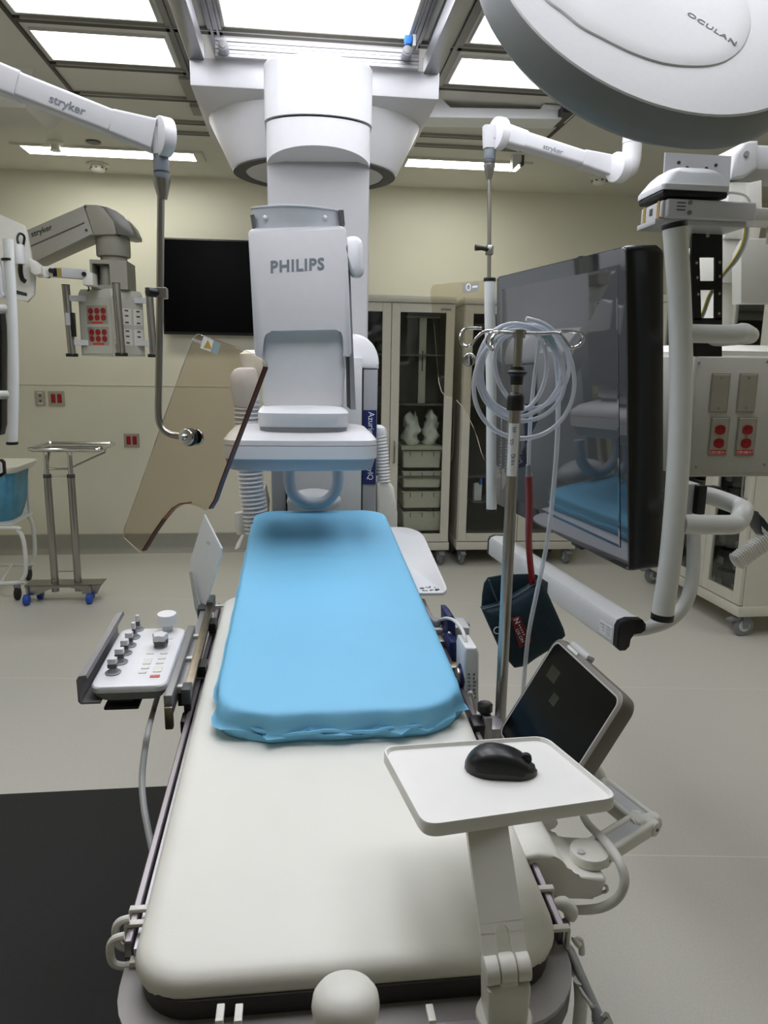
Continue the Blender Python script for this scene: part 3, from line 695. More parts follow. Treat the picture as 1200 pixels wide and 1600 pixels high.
MB().prism([mpt(a, b) - mn * .0029 for a, b in ((.045, .065), (.945, .065), (.945, .945), (.045, .945))], -mn * .0003).build('screen', mat('screen_haze_glass', (50, 53, 53), .03, var=.02, ior=2.5), MON)  # lighter grey carries the hazy reflections on the screen
MB().obox(mpt(.33, .0), md, mn, mu, -.03, .03, .005, .03, -.012, 0, .003).build('sensor_window', BLACK, MON)
MB().obox(mpt(.28, 1), md, mn, mu, -.008, .012, .0, .02, -.001, .003, .001).build('top_latch', BLACK, MON)
# mounting block behind it
bc = MC + mn * .09
MB().obox(bc, md, mn, mu, -.2, .2, 0, .06, -.2, .2, .01).build('mount_plate', DGREY, MON)

# ------------------------------------------------------------------ carrier frame that holds the monitor
CR = thing('monitor_carrier', 'white tubular monitor carrier with handle loops, spring arm and bottom bar', 'monitor mount', MC + mn * .2)
yt = 1.56
v = [P(x, y, yt) for x, y in ((1054, 354), (1060, 440), (1064, 560), (1061, 700), (1050, 850), (1035, 962))]
NT = MB().tube(v, .0248, 20, 6).build('handle_tube', TUBEW, CR)
d0, d1 = (v[0] - v[1]).normalized(), (v[-1] - v[-2]).normalized()
MB().cyl(v[0] - d0 * .004, v[0] + d0 * .008, .0262, 20, .002).build('tube_cap', BLACK, CR)
MB().cyl(v[-1] - d1 * .006, v[-1] + d1 * .01, .0262, 20, .002).build('tube_cap', BLACK, CR)
def loop(y0, y1, xr, yb, rad, xs, xe):
    return MB().tube([P(xs, y0, yt), P(xr - 30, y0 + 1, yt), P(xr - 12, y0 - 2, yt + .012), P(xr - 3, y1 + (y0 - y1) * .62, yt + .04), P(xr - 6, y1 + (y0 - y1) * .42, yb - .06), P(xe + 20, y1 + 2, yb - .01), P(xe, y1, yb)], rad, 16, 6)
loop(819, 774, 1163, 1.78, .023, 1066, 1092).build('handle_loop', TUBEW, CR)
loop(521, 527, 1172, 1.74, .020, 1072, 1092).build('handle_loop', TUBEW, CR)
MB().box(P(1076, 790, 1.78).x, P(1090, 790, 1.78).x, 1.74, 1.84, P(1080, 800, 1.78).z, P(1080, 755, 1.78).z, .004).build('loop_clamp', BLACK, CR)
MB().box(P(1086, 768, 1.84).x, P(1122, 768, 1.84).x, 1.82, 1.86, P(1086, 775, 1.84).z, P(1086, 760, 1.84).z, .002).build('clamp_bar', BLACK, CR)
MB().box(P(1060, 780, 1.8).x, P(1080, 780, 1.8).x, 1.76, 1.86, P(1080, 802, 1.8).z, P(1080, 752, 1.8).z, .006).build('clamp_body', LGREY, CR)
MB().tube([P(x, y, Y) for x, y, Y in ((1084, 806, 1.66), (1084, 850, 1.66), (1082, 900, 1.65), (1072, 940, 1.63), (1048, 968, 1.61), (1012, 981, 1.6), (986, 984, 1.6))], .0165, 16, 6).build('lower_tube', TUBEW, CR)
# bottom bar running parallel under the monitor
b0, b1 = P(981, 990, 1.58), P(774, 851, 2.5); bd = (b1 - b0).normalized(); bs = Vector((bd.y, -bd.x, 0)).normalized(); bu = bs.cross(bd).normalized()
if bu.z < 0: bu = -bu
if bs.x > 0: bs = -bs
Lb = (b1 - b0).length
prof = [(-.026, -.036), (-.018, -.036), (.0, -.02), (.03, -.005), (.036, .01), (.034, .026), (.022, .034), (-.006, .036), (-.022, .030), (-.028, .018)]   # towards the table is +, up is +
prof = [(-a, h) for a, h in prof]
def barsec(t, k=1.0): return [b0 + bd * t - bs * a * k + bu * h * k for a, h in prof]
prof = [(.028, .018), (.022, .030), (.004, .036), (-.03, .034), (-.04, .022), (-.04, .008), (-.03, .002), (-.012, .0), (-.004, -.012), (-.002, -.03), (.006, -.038), (.02, -.038), (.028, -.03)]
def barsec(t, k=1.0): return [b0 + bd * t + bs * a * k + bu * h * k for a, h in prof]
BB = MB().loft([barsec(0), barsec(Lb)]).build('bottom_bar', mat('pale_bar_enamel', (206, 208, 208), .35, var=.02), CR)
MB().loft([barsec(-.008, .97), barsec(-.006, 1.04), barsec(.014, 1.04)]).build('end_cap', BLACK, CR)
MB().loft([barsec(Lb - .01, 1.04), barsec(Lb + .004, 1.02)]).build('end_cap', BLACK, CR)
def bar_label(t0, t1, h0, h1, m, name): return MB().obox(b0 + bs * .0282, bd, bs, bu, t0, t1, 0, .0008, h0, h1).build(name, m, BB)
bar_label(.022, .085, -.024, .008, PRINTW, 'type_label')
for i in range(5): bar_label(.028 + .002 * (i % 2), .05, .003 - i * .005, .0045 - i * .005, INK, 'label_print')
for i in range(3): bar_label(.058, .08 - .006 * i, .0 - i * .007, .002 - i * .007, INK, 'label_print')
lb = bar_label(.40, .49, -.018, .012, INK, 'info_label'); bar_label(.405, .43, -.012, .006, BLUEC, 'info_print')
# far handle tube
fv = [P(x, y, 2.5) for x, y in ((765, 440), (766, 520), (768, 620), (768, 720), (768, 795))]
MB().tube(fv, .0185, 18, 4).build('handle_tube', TUBEW, CR)
MB().cyl(fv[0], fv[0] + Vector((0, 0, .012)), .0205, 18, .002).build('tube_cap', BLACK, CR)
MB().cyl(fv[-1], fv[-1] - Vector((0, 0, .008)), .0195, 18, .002).build('tube_cap', BLACK, CR)
for y in (470, 740):
    p = P(768, y, 2.5); MB().beam(p, p + Vector((.16, .03, 0)), .02, .02).build('tube_bracket', TUBEW, CR)
# slotted black bracket
def rib(pts, Y, th=.008): return MB().prism([P(x, y, Y) for x, y in pts], (0, th, 0))
ys_ = 1.72; b = MB()
arc = [(1105 + 24 * math.cos(math.radians(a)), 370 - 24 * math.sin(math.radians(a))) for a in range(0, 181, 12)]
for pts in (arc + [(1080, 402), (1129, 402)], [(1080, 402), (1093, 402), (1096, 500), (1084.5, 500)], [(1118, 402), (1129, 402), (1128.5, 500), (1117.5, 500)],
            [(1093, 439), (1119, 439), (1118.5, 453), (1095, 453)], [(1084.5, 497), (1128.5, 497), (1128, 557), (1086, 557)]):
    b.prism([P(x, y, ys_) for x, y in pts], (0, .008, 0))
SB = b.build('slotted_bracket', BLACK, CR)
for x, y in ((1088, 411), (1089, 434), (1090.5, 460), (1124, 410), (1124, 432), (1123.5, 459), (1123, 490), (1105, 368)):
    p = P(x, y, ys_); MB().cyl(p + Vector((0, -.002, 0)), p, .0035 if y > 380 else .005, 10).build('rivet', CHROME, SB)
# spring arm box, dome, rear plate
ya = 1.62
q = lambda x, y, Y=ya: P(x, y, Y)
x0, x1, z0, z1 = q(1040, 330).x, q(1181, 330).x, q(1110, 345).z, q(1110, 312).z
ax = (q(1180, 342) - q(1042, 336)).normalized(); az = Vector((0, 0, 1)); ay = az.cross(ax).normalized(); az = ax.cross(ay).normalized()
o = q(1041, 340); Lx = (q(1181, 345) - o).length; hz = (q(1041, 309) - o).length
AR = MB().obox(o, ax, ay, az, 0, Lx, 0, .12, 0, hz, .006, 3).build('spring_arm', WHITE, CR)
MB().obox(o, ax, ay, az, -.008, .002, .008, .11, .003, hz * .94, .004, 3).build('arm_end', WHITE, CR)
for u in (.018, .085): MB().obox(o, ax, ay, az, -.009, .0, u, u + .012, .002, hz * .95).build('gold_stripe', GOLD, CR)
MB().obox(o, ax, ay, az, -.0095, -.007, .052, .064, hz * .35, hz * .7).build('slot', DGREY, AR)
for i in range(3): MB().obox(o, ax, ay, az, .022, .042, -.001, .001, hz * (.4 + .18 * i), hz * (.4 + .18 * i) + .002).build('vent_slot', INK, AR)
for h in (.3, .82):
    p = o + ax * .052 + az * hz * h; MB().cyl(p - ay * .002, p, .005, 12).build('screw', STEEL, AR)
MB().obox(o, ax, ay, az, -.02, Lx * .93, .01, .1, -.012, 0, .002).build('arm_underplate', LGREY, CR)
zd = .0
dz0 = hz + .004
MB().obox(o, ax, ay, az, -.013, .139, .0, .12, dz0, dz0 + .016, .006).build('dome_tray', BLACK, CR)
MB().rloft([(dz0 + .013, .078, .066, .012, .063, .06), (dz0 + .024, .078, .066, .012, .063, .06), (dz0 + .026, .077, .064, .014, .063, .06), (dz0 + .05, .066, .054, .02, .069, .062), (dz0 + .062, .054, .044, .02, .070, .064), (dz0 + .067, .04, .034, .015, .070, .064)], ax, ay, az, o).build('white_dome', WHITEB, CR)
pl = MB().prism([q(x, y, 1.8) for x, y in ((1036, 300), (1040, 238), (1143, 244), (1139, 305))], (0, .006, 0)).build('rear_plate', WHITE, CR)
for x, y in ((1061, 254), (1074, 262), (1119, 258), (1104, 263)):
    p = q(x, y, 1.798); MB().cyl(p, p + Vector((0, .004, 0)), .004, 10).build('hole', INK, pl)
# loose cables below the arm
for i, m_ in enumerate((YELLOW, CABLEG, CABLEW)):
    MB().tube([P(x + i * 3.0 * (1 if k < 4 else .6), y, 1.78) for k, (x, y) in enumerate(((1163, 340), (1164, 362), (1158, 385), (1145, 408), (1128, 430), (1108, 460), (1097, 490), (1080, 530), (1076, 600), (1074, 680)))], .0028, 8, 5).build('cable', m_, CR)
MB().tube([P(x, y, 1.66) for x, y in ((1090, 303), (1110, 306), (1130, 301), (1160, 304), (1172, 316))], .003, 8, 5).build('cable', CABLEW, CR)

# ------------------------------------------------------------------ equipment boom on the right
EB = thing('equipment_boom', 'right ceiling boom with cream service head, blank plates and red outlets', 'equipment boom', P(1180, 400, 2.15))
q = lambda x, y, Y=2.15: P(x, y, Y)
b = MB(); b.prism([q(x, y) for x, y in ((1141, 281), (1150, 240), (1163, 222), (1172, 219), (1186, 219), (1186, 262), (1165, 277))], (0, .2, 0), .01, 3)
b.build('arm_end_cover', LGREY, EB)
p = q(1167, 240, 2.145); MB().cyl(p, p + Vector((0, .01, 0)), .008, 14).build('cover_bolt', MGREY, EB)
MB().box(q(1184, 240).x, q(1184, 240).x + 1.0, 2.17, 2.36, q(1190, 262).z, q(1190, 222).z, .01).build('boom_arm', LGREY, EB)
bx = q(1184, 240).x + .95
MB().cyl((bx, 2.26, q(1190, 240).z), (bx, 2.26, ZC), .09).build('boom_post', LGREY, EB)
MB().box(q(1139, 330).x, q(1176, 330).x, 2.16, 2.34, q(1150, 372).z, q(1150, 282).z, .006).build('arm_knuckle', OFFW, EB)
MB().prism([q(x, y, 2.14) for x, y in ((1168, 286), (1191, 281), (1192, 345), (1186, 376), (1165, 376))], (0, .2, 0), .005).build('knuckle_side', OFFW, EB)
MB().box(q(1127, 405).x, q(1170, 405).x, 2.17, 2.36, q(1150, 440).z, q(1150, 372).z, .005).build('upper_column', OFFW, EB)
MB().box(q(1127, 500).x, q(1156, 500).x, 2.19, 2.34, q(1150, 545, 2.15).z, q(1150, 440).z, .004).build('lower_column', OFFW, EB)
MB().prism([q(x, y, 2.08) for x, y in ((1170, 372), (1215, 372), (1215, 474), (1158, 474), (1158, 395))], (0, .05, 0), .006).build('side_panel', BOOML, EB)
hy = 1.98
q = lambda x, y, Y=hy: P(x, y, Y)
hx0, hx1, hz0, hz1 = q(1077, 650).x, q(1228, 650).x, q(1140, 745).z, q(1140, 556).z
HD = MB().box(hx0, hx1, hy, hy + .34, hz0, hz1, .006).build('service_head', BOOML, EB)
MB().box(hx0 + .012, hx1 - .012, hy - .004, hy + .002, hz0 + .012, hz1 - .004, .002).build('front_panel', BOOML, EB)
MB().loft([[(x, y, hz1 - .001) for x, y in ((hx0 + .02, hy + .01), (hx1, hy + .01), (hx1, hy + .34), (hx0 + .02, hy + .34))], [(x, y, hz1 + .014) for x, y in ((hx0 + .02, hy + .01), (hx1, hy + .01), (hx1, hy + .34), (hx0 + .02, hy + .34))], [(x, y, hz1 + .035) for x, y in ((hx0 + .05, hy + .12), (hx1, hy + .12), (hx1, hy + .3), (hx0 + .05, hy + .3))]]).build('top_lid', OFFW, EB)
for x, y in ((1092, 567), (1087, 730), (1194, 726), (1199, 565)):
    p = q(x, y, hy - .004); MB().cyl(p + Vector((0, -.002, 0)), p, .004, 10).build('screw', MGREY, EB)
def steel_plate(x0, x1, y0, y1, par, Y):
    a, c = P(x0, y1, Y), P(x1, y0, Y)
    return MB().prism([(a.x, Y, a.z), (c.x, Y, a.z), (c.x, Y, c.z), (a.x, Y, c.z)], (0, -.005, 0), .0035, 1).build('wall_plate', PLATE, par), a, c
for x0, x1 in ((1106, 1141), (1149, 1184)):
    pl, a, c = steel_plate(x0, x1, 584, 644, EB, hy - .004)
    for z in (a.z + .012, c.z - .012): MB().cyl(((a.x + c.x) / 2, hy - .011, z), ((a.x + c.x) / 2, hy - .009, z), .003, 10).build('screw', CHROME, pl)
def receptacle(cx, cz, Y, r, par):
    s = MB().prism([(cx + max(-.86 * r, min(.86 * r, r * 1.0 * math.cos(k * PI / 10))), Y, cz + .82 * r * math.sin(k * PI / 10)) if True else 0 for k in range(20)], (0, -.003, 0)).build('receptacle', ORED, par)
    for dx in (-.3, .3): MB().box(cx + dx * r - .0012 * r / .017, cx + dx * r + .0012 * r / .017, Y - .0036, Y - .003, cz + .05 * r, cz + .45 * r).build('slot', BLACK, s)
    return s
for x0, x1, tx in ((1105, 1140, 'CS9 DB14-1'), (1147, 1183, 'CS9 DB14-7')):
    pl, a, c = steel_plate(x0, x1, 652, 712, EB, hy - .004); mx = (a.x + c.x) / 2
    receptacle(mx, a.z + (c.z - a.z) * .68, hy - .009, .017, pl); receptacle(mx, a.z + (c.z - a.z) * .33, hy - .009, .017, pl)
    MB().cyl((mx, hy - .011, (a.z + c.z) / 2), (mx, hy - .009, (a.z + c.z) / 2), .0025, 10).build('screw', CHROME, pl)
    MB().box(a.x + .003, c.x - .003, hy - .0105, hy - .009, a.z + .004, a.z + .017).build('outlet_label', LABR, pl)
    text('lettering', tx, (mx, hy - .0106, a.z + .007), (1, 0, 0), (0, 0, 1), .007, PRINTW, pl, ext=.0003)
MB().box(q(1077, 650).x - .006, q(1077, 650).x, hy + .012, hy + .018, hz0 + .03, hz1 - .02).build('ground_wire', YELLOW, EB)
# handset with ribbed grip in a holder on the head's right side
g0, g1 = P(1147, 880, 1.8), P(1198, 842, 1.8); gd = (g1 - g0).normalized()
HS = thing('handset', 'white ribbed handset with dark head at the right edge of the picture', 'handset', g1)
gs, gu, _ = basis(gd, (0, -1, 0)); L = []
n = 34
for i in range(n + 1):
    t = i / n; k = (1 if i % 2 else .9) if 2 < i else (.6, .85, .95)[i]
    hw = .021 * k * (1 if gs.z else 1); L.append([g0 + gd * (t * (g1 - g0).length * 1.12) + gs * x + gu * y for x, y in rrect(.0225 * k, .02 * k, .008, 3)])
MB().loft(L).build('ribbed_grip', OFFW, HS)
hd = [P(x, y, 1.79) for x, y in ((1186, 800), (1192, 812), (1215, 835), (1218, 862), (1205, 852), (1188, 828))]
MB().prism(hd, (0, .05, 0), .004).build('handset_head', mat('handset_dark', (44, 52, 54), .4, var=.05), HS)
MB().prism([P(x, y, 1.788) for x, y in ((1190, 822), (1204, 836), (1208, 848), (1191, 831))], (0, .001, 0)).build('handset_label', PRINTW, HS)
MB().tube([P(1216, 850, 1.81), P(1235, 850, 1.85), P(1240, 800, 1.95), P(1225, 745, 2.05)], .006, 8, 6).build('handset_cord', CABLEG, HS)

# ------------------------------------------------------------------ surgical lamp head at the upper right
LC = Vector((.7095, 1.5855, 2.211)); Ln = Vector((.0843, -.8503, .5195)).normalized(); LR = .36
SL_ = thing('surgical_light', 'big round white surgical lamp head filling the top right corner', 'surgical light', LC)
la, lb_, _ = basis(Ln)
def disc(r, h): return [LC + Ln * h + (la * math.cos(2 * PI * k / 72) + lb_ * math.sin(2 * PI * k / 72)) * r for k in range(72)]
MB().loft([disc(.30, -.045), disc(.335, -.04), disc(.356, -.02), disc(LR, 0), disc(LR - .002, .008), disc(.3505, .043), disc(.3485, .046)]).build('rim_shell', mat('lamp_rim_grey', (128, 133, 133), .45, var=.02), SL_)
MB().loft([disc(.3485, .0455), disc(.345, .0485), disc(.30, .051), disc(.2, .053), disc(.1, .054), disc(.01, .0543)]).build('back_shell', mat('lamp_shell_white', (206, 207, 207), .5, var=.015, scale=90), SL_, ang=25)
p0 = LC + Ln * .052
em = [(852, 0), (880, 22), (907, 44), (940, 62), (980, 82), (1020, 97), (1053, 104), (1090, 106), (1118, 103), (1140, 94), (1160, 76), (1171, 50), (1172, 28), (1165, 2), (1150, -30), (1120, -75), (1080, -110), (1030, -130), (960, -130), (890, -105), (845, -60), (840, -25)]
ep = catmull([onplane(x, y, p0, Ln) for x, y in em], 4, True)
MB().loft([[p - Ln * .003 for p in ep], [p + Ln * .001 for p in ep], [p + Ln * .0032 for p in inset(ep, .988)], [p + Ln * .0052 for p in inset(ep, .93)], [p + Ln * .0064 for p in inset(ep, .8)]]).build('raised_cover', MATS['lamp_shell_white'], SL_, ang=25)
t0, t1 = onplane(1084, 24, p0 + Ln * .0066, Ln), onplane(1144, 62, p0 + Ln * .0066, Ln)
tx = (t1 - t0).normalized(); ty_ = Ln.cross(tx).normalized()
text('lettering', 'OCULAN', onplane(1111, 47, p0 + Ln * .0066, Ln), tx, ty_, .0115, INK, SL_, sx=1.5, ext=.0006, space=1.12, bold=.014)
MB().loft([disc(.29, -.045), disc(.29, -.05)]).build('lamp_glass', mat('lamp_glass', (210, 214, 216), .1, var=.02), SL_)
hub = LC + Ln * .055 + lb_ * .16 * (1 if lb_.z > 0 else -1)
MB().cyl(hub, hub + Ln * .05, .05, 24, .006).build('pivot_hub', WHITE, SL_)
MB().tube([hub + Ln * .04, hub + Ln * .07 + Vector((.05, 0, .06)), (.95, 1.35, 2.68), (1.05, 1.35, 2.76), (1.05, 1.36, ZC)], .03, 16, 6).build('suspension_tube', WHITE, SL_)
# white downpost seen behind the lamp, carrying the right lamp arm is built with that arm
lk = MB().obox(o, ax, ay, az, Lx - .01, Lx + .16, .02, .1, .006, hz - .006, .006).build('arm_link', OFFW, CR)
lp_ = o + ax * (Lx + .12) + ay * .06
MB().cyl(lp_ - Vector((0, 0, .03)), (lp_.x, lp_.y, ZC), .045, 24).build('support_post', LGREY, CR)
# ------------------------------------------------------------------ television on the back wall
a, c = P(256, 522, 5.9), P(256, 371, 5.9)
TVT = thing('television', 'large black flat television on the back wall behind the white column', 'television', (a.x + .69, 5.93, (a.z + c.z) / 2))
MB().box(a.x, a.x + 1.38, 5.895, 5.93, a.z, c.z, .004).build('casing', BLACK, TVT)
MB().box(a.x + .012, a.x + 1.368, 5.8935, 5.8955, a.z + .02, c.z - .012).build('panel', TVM, TVT)
MB().box(a.x + .4, a.x + .98, 5.93, YB, a.z + .2, c.z - .2).build('wall_mount', DGREY, TVT)

# ------------------------------------------------------------------ wall outlets
YP = YB - .0005
def wall_outlet(x0, x1, y0, y1, n, label):
    a, c = P(x0, y1, YP), P(x1, y0, YP); t = thing('wall_outlet', label, 'outlet', ((a.x + c.x) / 2, YB, (a.z + c.z) / 2), 'outlets low on the back wall')
    pl = MB().prism([(a.x, YP, a.z), (c.x, YP, a.z), (c.x, YP, c.z), (a.x, YP, c.z)], (0, -.006, 0), .003, 1).build('wall_plate', PLATE, t)
    for i in range(n):
        cx = a.x + (c.x - a.x) * (i + .5) / n if n == 1 else (a.x + c.x) / 2 + (i - .5) * .046
        if n == 1:
            for z in (.32, .68): MB().cyl((cx, YP - .008, a.z + (c.z - a.z) * z), (cx, YP - .005, a.z + (c.z - a.z) * z), .008, 12).build('jack', INK, t)
            for z in (.1, .86): MB().box(cx - .018, cx + .018, YP - .0066, YP - .006, a.z + (c.z - a.z) * z, a.z + (c.z - a.z) * (z + .06)).build('jack_label', PRINTW, t)
        else:
            r = MB().box(cx - .0165, cx + .0165, YP - .009, YP - .0055, a.z + .022, c.z - .022, .002).build('receptacle', ORED, t)
            for z in (.34, .66):
                zz_ = a.z + (c.z - a.z) * z
                for dx in (-.006, .006): MB().box(cx + dx - .001, cx + dx + .001, YP - .0096, YP - .009, zz_ - .006, zz_ + .006).build('slot', BLACK, r)
wall_outlet(56, 70.5, 611, 633.5, 1, 'narrow steel data plate left of the upper red wall outlet')
wall_outlet(76.5, 100.5, 611, 634, 2, 'red double wall outlet above the steel instrument stand')
wall_outlet(194.5, 217.5, 677, 699, 2, 'red double wall outlet just left of the tinted shield')

# ------------------------------------------------------------------ steel instrument stand with tray
MS = thing('instrument_stand', 'stainless two-post wheeled instrument stand with tray by the back wall', 'instrument stand', (-1.5, 4.8, 0))
c = [PZ(48, 706, .98), PZ(150, 707, .98), PZ(163, 696, .98), PZ(72, 695, .98)]
x0, x1, y0, y1 = -1.57, -1.17, 4.52, 4.86
MB().rloft([(.972, .195, .165, .02), (.975, .2, .17, .025)], o=((x0 + x1) / 2, (y0 + y1) / 2, 0)).build('tray', STEEL, MS)
rim = [(x, y, .99) for x, y in rrect(.207, .177, .03, 5, (x0 + x1) / 2, (y0 + y1) / 2)]
MB().tube(rim, .011, 10, closed=True).build('tray_rim', CHROME, MS)
pxs = (P(79.5, 820, 4.72).x, P(116, 820, 4.72).x); pyy = 4.72
for x in pxs:
    MB().cyl((x, pyy, .06), (x, pyy, .80), .0225, 20).build('post', STEEL, MS)
    MB().cyl((x, pyy, .79), (x, pyy, .812), .024, 20).build('post_collar', DGREY, MS)
    MB().tube([(x, pyy, .81), (x, pyy, .93), (x, pyy - .004, .965)], [.0155, .0155, .022], 14, 4).build('inner_post', CHROME, MS)
for z in (.845, .8, .19): MB().cyl((pxs[0], pyy, z), (pxs[1], pyy, z), .004 if z < .84 else .006, 8).build('cross_bar', STEEL, MS)
for x, s in ((pxs[0], -1), (pxs[1], 1)):
    ex_ = x0 + .05 if s < 0 else x1 - .02
    MB().tube([(x, pyy, .85), (ex_, pyy + .0, .95), (ex_, pyy, .985)], .006, 8).build('tray_strut', STEEL, MS)
fx0, fx1 = P(50, 908, 4.8).x, P(160, 908, 4.8).x; m_ = (pxs[0] + pxs[1]) / 2
MB().prism([(fx0, 4.66, .115), (fx1 + .03, 4.66, .115), (fx1 - .0, 4.66, .055), (fx1 - .09, 4.66, .055), (m_ + .1, 4.66, .085), (m_ + .03, 4.66, .1), (m_ - .06, 4.66, .1), (m_ - .11, 4.66, .08), (m_ - .16, 4.66, .055), (fx0 + .02, 4.66, .055)], (0, .004, 0)).build('base_skirt', STEEL, MS)
MB().box(fx0, fx1 + .03, 4.66, 4.79, .112, .118).build('base_plate', STEEL, MS)
for x in pxs: MB().cyl((x, pyy, .112), (x, pyy, .06), .0225, 12).build('post_foot', STEEL, MS)
MB().tube([(m_ - .06, 4.68, .118), (m_ - .06, 4.68, .14), (m_ - .075, 4.68, .142), (m_ - .045, 4.68, .142)], .004, 8).build('brake_pedal', STEEL, MS)
for x, y in ((fx0 + .02, 4.63), (fx1 - .04, 4.63), (fx0 + .06, 4.76), (fx1 - .06, 4.76)):
    w_ = MB().cyl((x - .016, y, .034), (x + .016, y, .034), .034, 18, .006).build('caster', BLUEB, MS)
    MB().cyl((x, y + .02, .06), (x, y + .02, .112), .008, 10).build('caster_stem', STEEL, MS)

# ------------------------------------------------------------------ linen hamper with blue liner at the left edge
HM = thing('linen_hamper', 'white tube linen hamper with white lid and blue liner at the left edge', 'hamper', (-1.95, 5.0, 0))
lx1 = P(32, 725, 4.85).x; zl = P(20, 731, 4.85).z
MB().loft([[(x - .25 + (lx1 - .0 - .25) * 0 + lx1, y + 4.98, z) for x, y in rrect(w, d, .06, 5)] for z, w, d in ((zl - .03, .222, .195), (zl - .026, .23, .2), (zl + .008, .25, .22), (zl + .014, .25, .22), (zl + .02, .238, .21), (zl + .015, .2, .18))]).build('lid', mat('hamper_lid_white', (222, 220, 210), .4, var=.02), HM)
rng = random.Random(2); L = []
zb_ = P(15, 823, 4.9).z
for i in range(9):
    t = i / 8; z = zl - .02 + (zb_ - zl + .02) * t; k = .205 * (1 - .1 * t - .25 * t ** 4); row = []
    for j, (x, y) in enumerate(rrect(k, k * .92, .09, 8)):
        f = 1 + .035 * math.sin(j * 1.9 + i * .7) * (1 - t * .4) + rng.uniform(-.012, .012)
        row.append((lx1 - .25 + x * f, 4.98 + y * f, z))
    L.append(row)
MB().loft(L).build('liner_bag', BAGB, HM, ang=60)
for yy, zt, x_ in ((4.75, .47, 41), (5.2, .48, 57)):
    xr_ = P(x_ - 2, 870, yy).x; zlo = .11
    pts = [(xr_ - .9, yy, zt), (xr_ - .1, yy, zt), (xr_ - .03, yy, zt - .02), (xr_, yy, zt - .09), (xr_, yy, zlo + .09), (xr_ - .03, yy, zlo + .02), (xr_ - .1, yy, zlo), (xr_ - .9, yy, zlo)]
    MB().tube(pts, .0135, 12, 4).build('frame_loop', TUBEW, HM)
for z in (.47, .11): MB().cyl((P(39, 870, 4.75).x - .16, 4.75, z), (P(55, 870, 5.2).x - .16, 5.2, z + .005), .011, 10).build('side_tube', TUBEW, HM)
MB().box(lx1 - .48, lx1 - .06, 4.8, 5.16, .475, .49).build('bag_shelf', TUBEW, HM)
for x in (lx1 - .43, lx1 - .07):
    MB().cyl((x, 5.14, .48), (x, 5.14, zl - .04), .011, 10).build('upright', TUBEW, HM)
for x, y in ((P(26, 908, 4.75).x, 4.75), (P(45, 898, 5.2).x, 5.2), (P(26, 908, 4.75).x - .5, 4.75), (P(45, 898, 5.2).x - .5, 5.2)):
    MB().cyl((x - .013, y, .042), (x + .013, y, .042), .042, 18, .008).build('caster', RUBBER, HM)
    MB().box(x - .02, x + .02, y - .012, y + .012, .075, .1, .004).build('caster_fork', CASTG, HM)

# ------------------------------------------------------------------ left equipment boom with service head
LB = thing('equipment_boom', 'left grey ceiling boom with hanging cream service head and steel handle posts', 'equipment boom', P(175, 400, 4.4))
yq = 4.4; q = lambda x, y, Y=yq: P(x, y, Y)
MB().prism([q(-60, 404), q(-60, 452), q(54, 409), q(147, 368), q(131, 319.5), q(39, 361)], (0, .2, 0), .012).build('boom_arm', BOOMG, LB)
MB().prism([q(42, 386.5), q(132, 347), q(132, 349), q(42, 388.5)], (0, -.003, 0)).build('arm_groove', DGREY, LB)
text('lettering', 'stryker', q(65.5, 364.3, yq - .003), q(78, 357) - q(47, 369), q(40, 350) - q(44, 366), (q(40, 350) - q(40, 361.0)).length * .78, INK, LB, bold=.012)
hd = [q(x, y, yq - .01) for x, y in ((131, 319), (150, 319.5), (162, 322), (178, 336), (182, 365), (178, 366.5), (146, 367))]
MB().prism(hd, (0, .22, 0), .006).build('arm_head', BOOMG, LB)
sh = arc2((150, 319.5), (196, 325), (209, 362)) + [(209.5, 368), (200, 369), (182, 365.5), (179, 345), (164, 326)]
MB().prism([q(x, y, yq - .012) for x, y in sh], (0, .224, 0), .006, 2).build('head_cover', mat('boom_dark_cover', (112, 112, 106), .35, .15, var=.03), LB)
for x, y in ((133.5, 323), (134.5, 359), (190, 370)):
    p = q(x, y, yq - .012); MB().cyl(p, p + Vector((0, .01, 0)), .006, 8).build('bolt', INK, LB)
jc = q(170, 380).x; jy = yq + .1
MB().lathe([(.088, q(170, 398).z - .0), (.092, q(170, 396).z), (.092, q(170, 367).z)], (jc, jy, 0), seg=28).build('swivel_drum', BOOMG, LB)
MB().cyl((jc, jy, q(170, 408).z), (jc, jy, q(170, 397).z), .072, 24).build('swivel_neck', BOOMG, LB)
bx0, bx1 = q(142.5, 430).x, q(200, 430).x; bz0, bz1 = q(170, 452).z, q(170, 407).z
rx0, rx1, rz0, rz1 = q(146, 430).x, q(173, 430).x, q(170, 446).z, q(170, 413).z
b = MB()
b.box(bx0, rx0, yq - .02, yq + .2, bz0, bz1).box(rx1, bx1, yq - .02, yq + .2, bz0, bz1).box(rx0, rx1, yq - .02, yq + .2, bz0, rz0).box(rx0, rx1, yq - .02, yq + .2, rz1, bz1).box(rx0, rx1, yq + .12, yq + .2, rz0, rz1)
b.build('junction_box', BOOMG, LB)
MB().cyl((q(163, 430).x, yq + .06, rz0), (q(163, 430).x, yq + .06, rz1), .036, 16).build('recess_tube', BOOMG, LB)
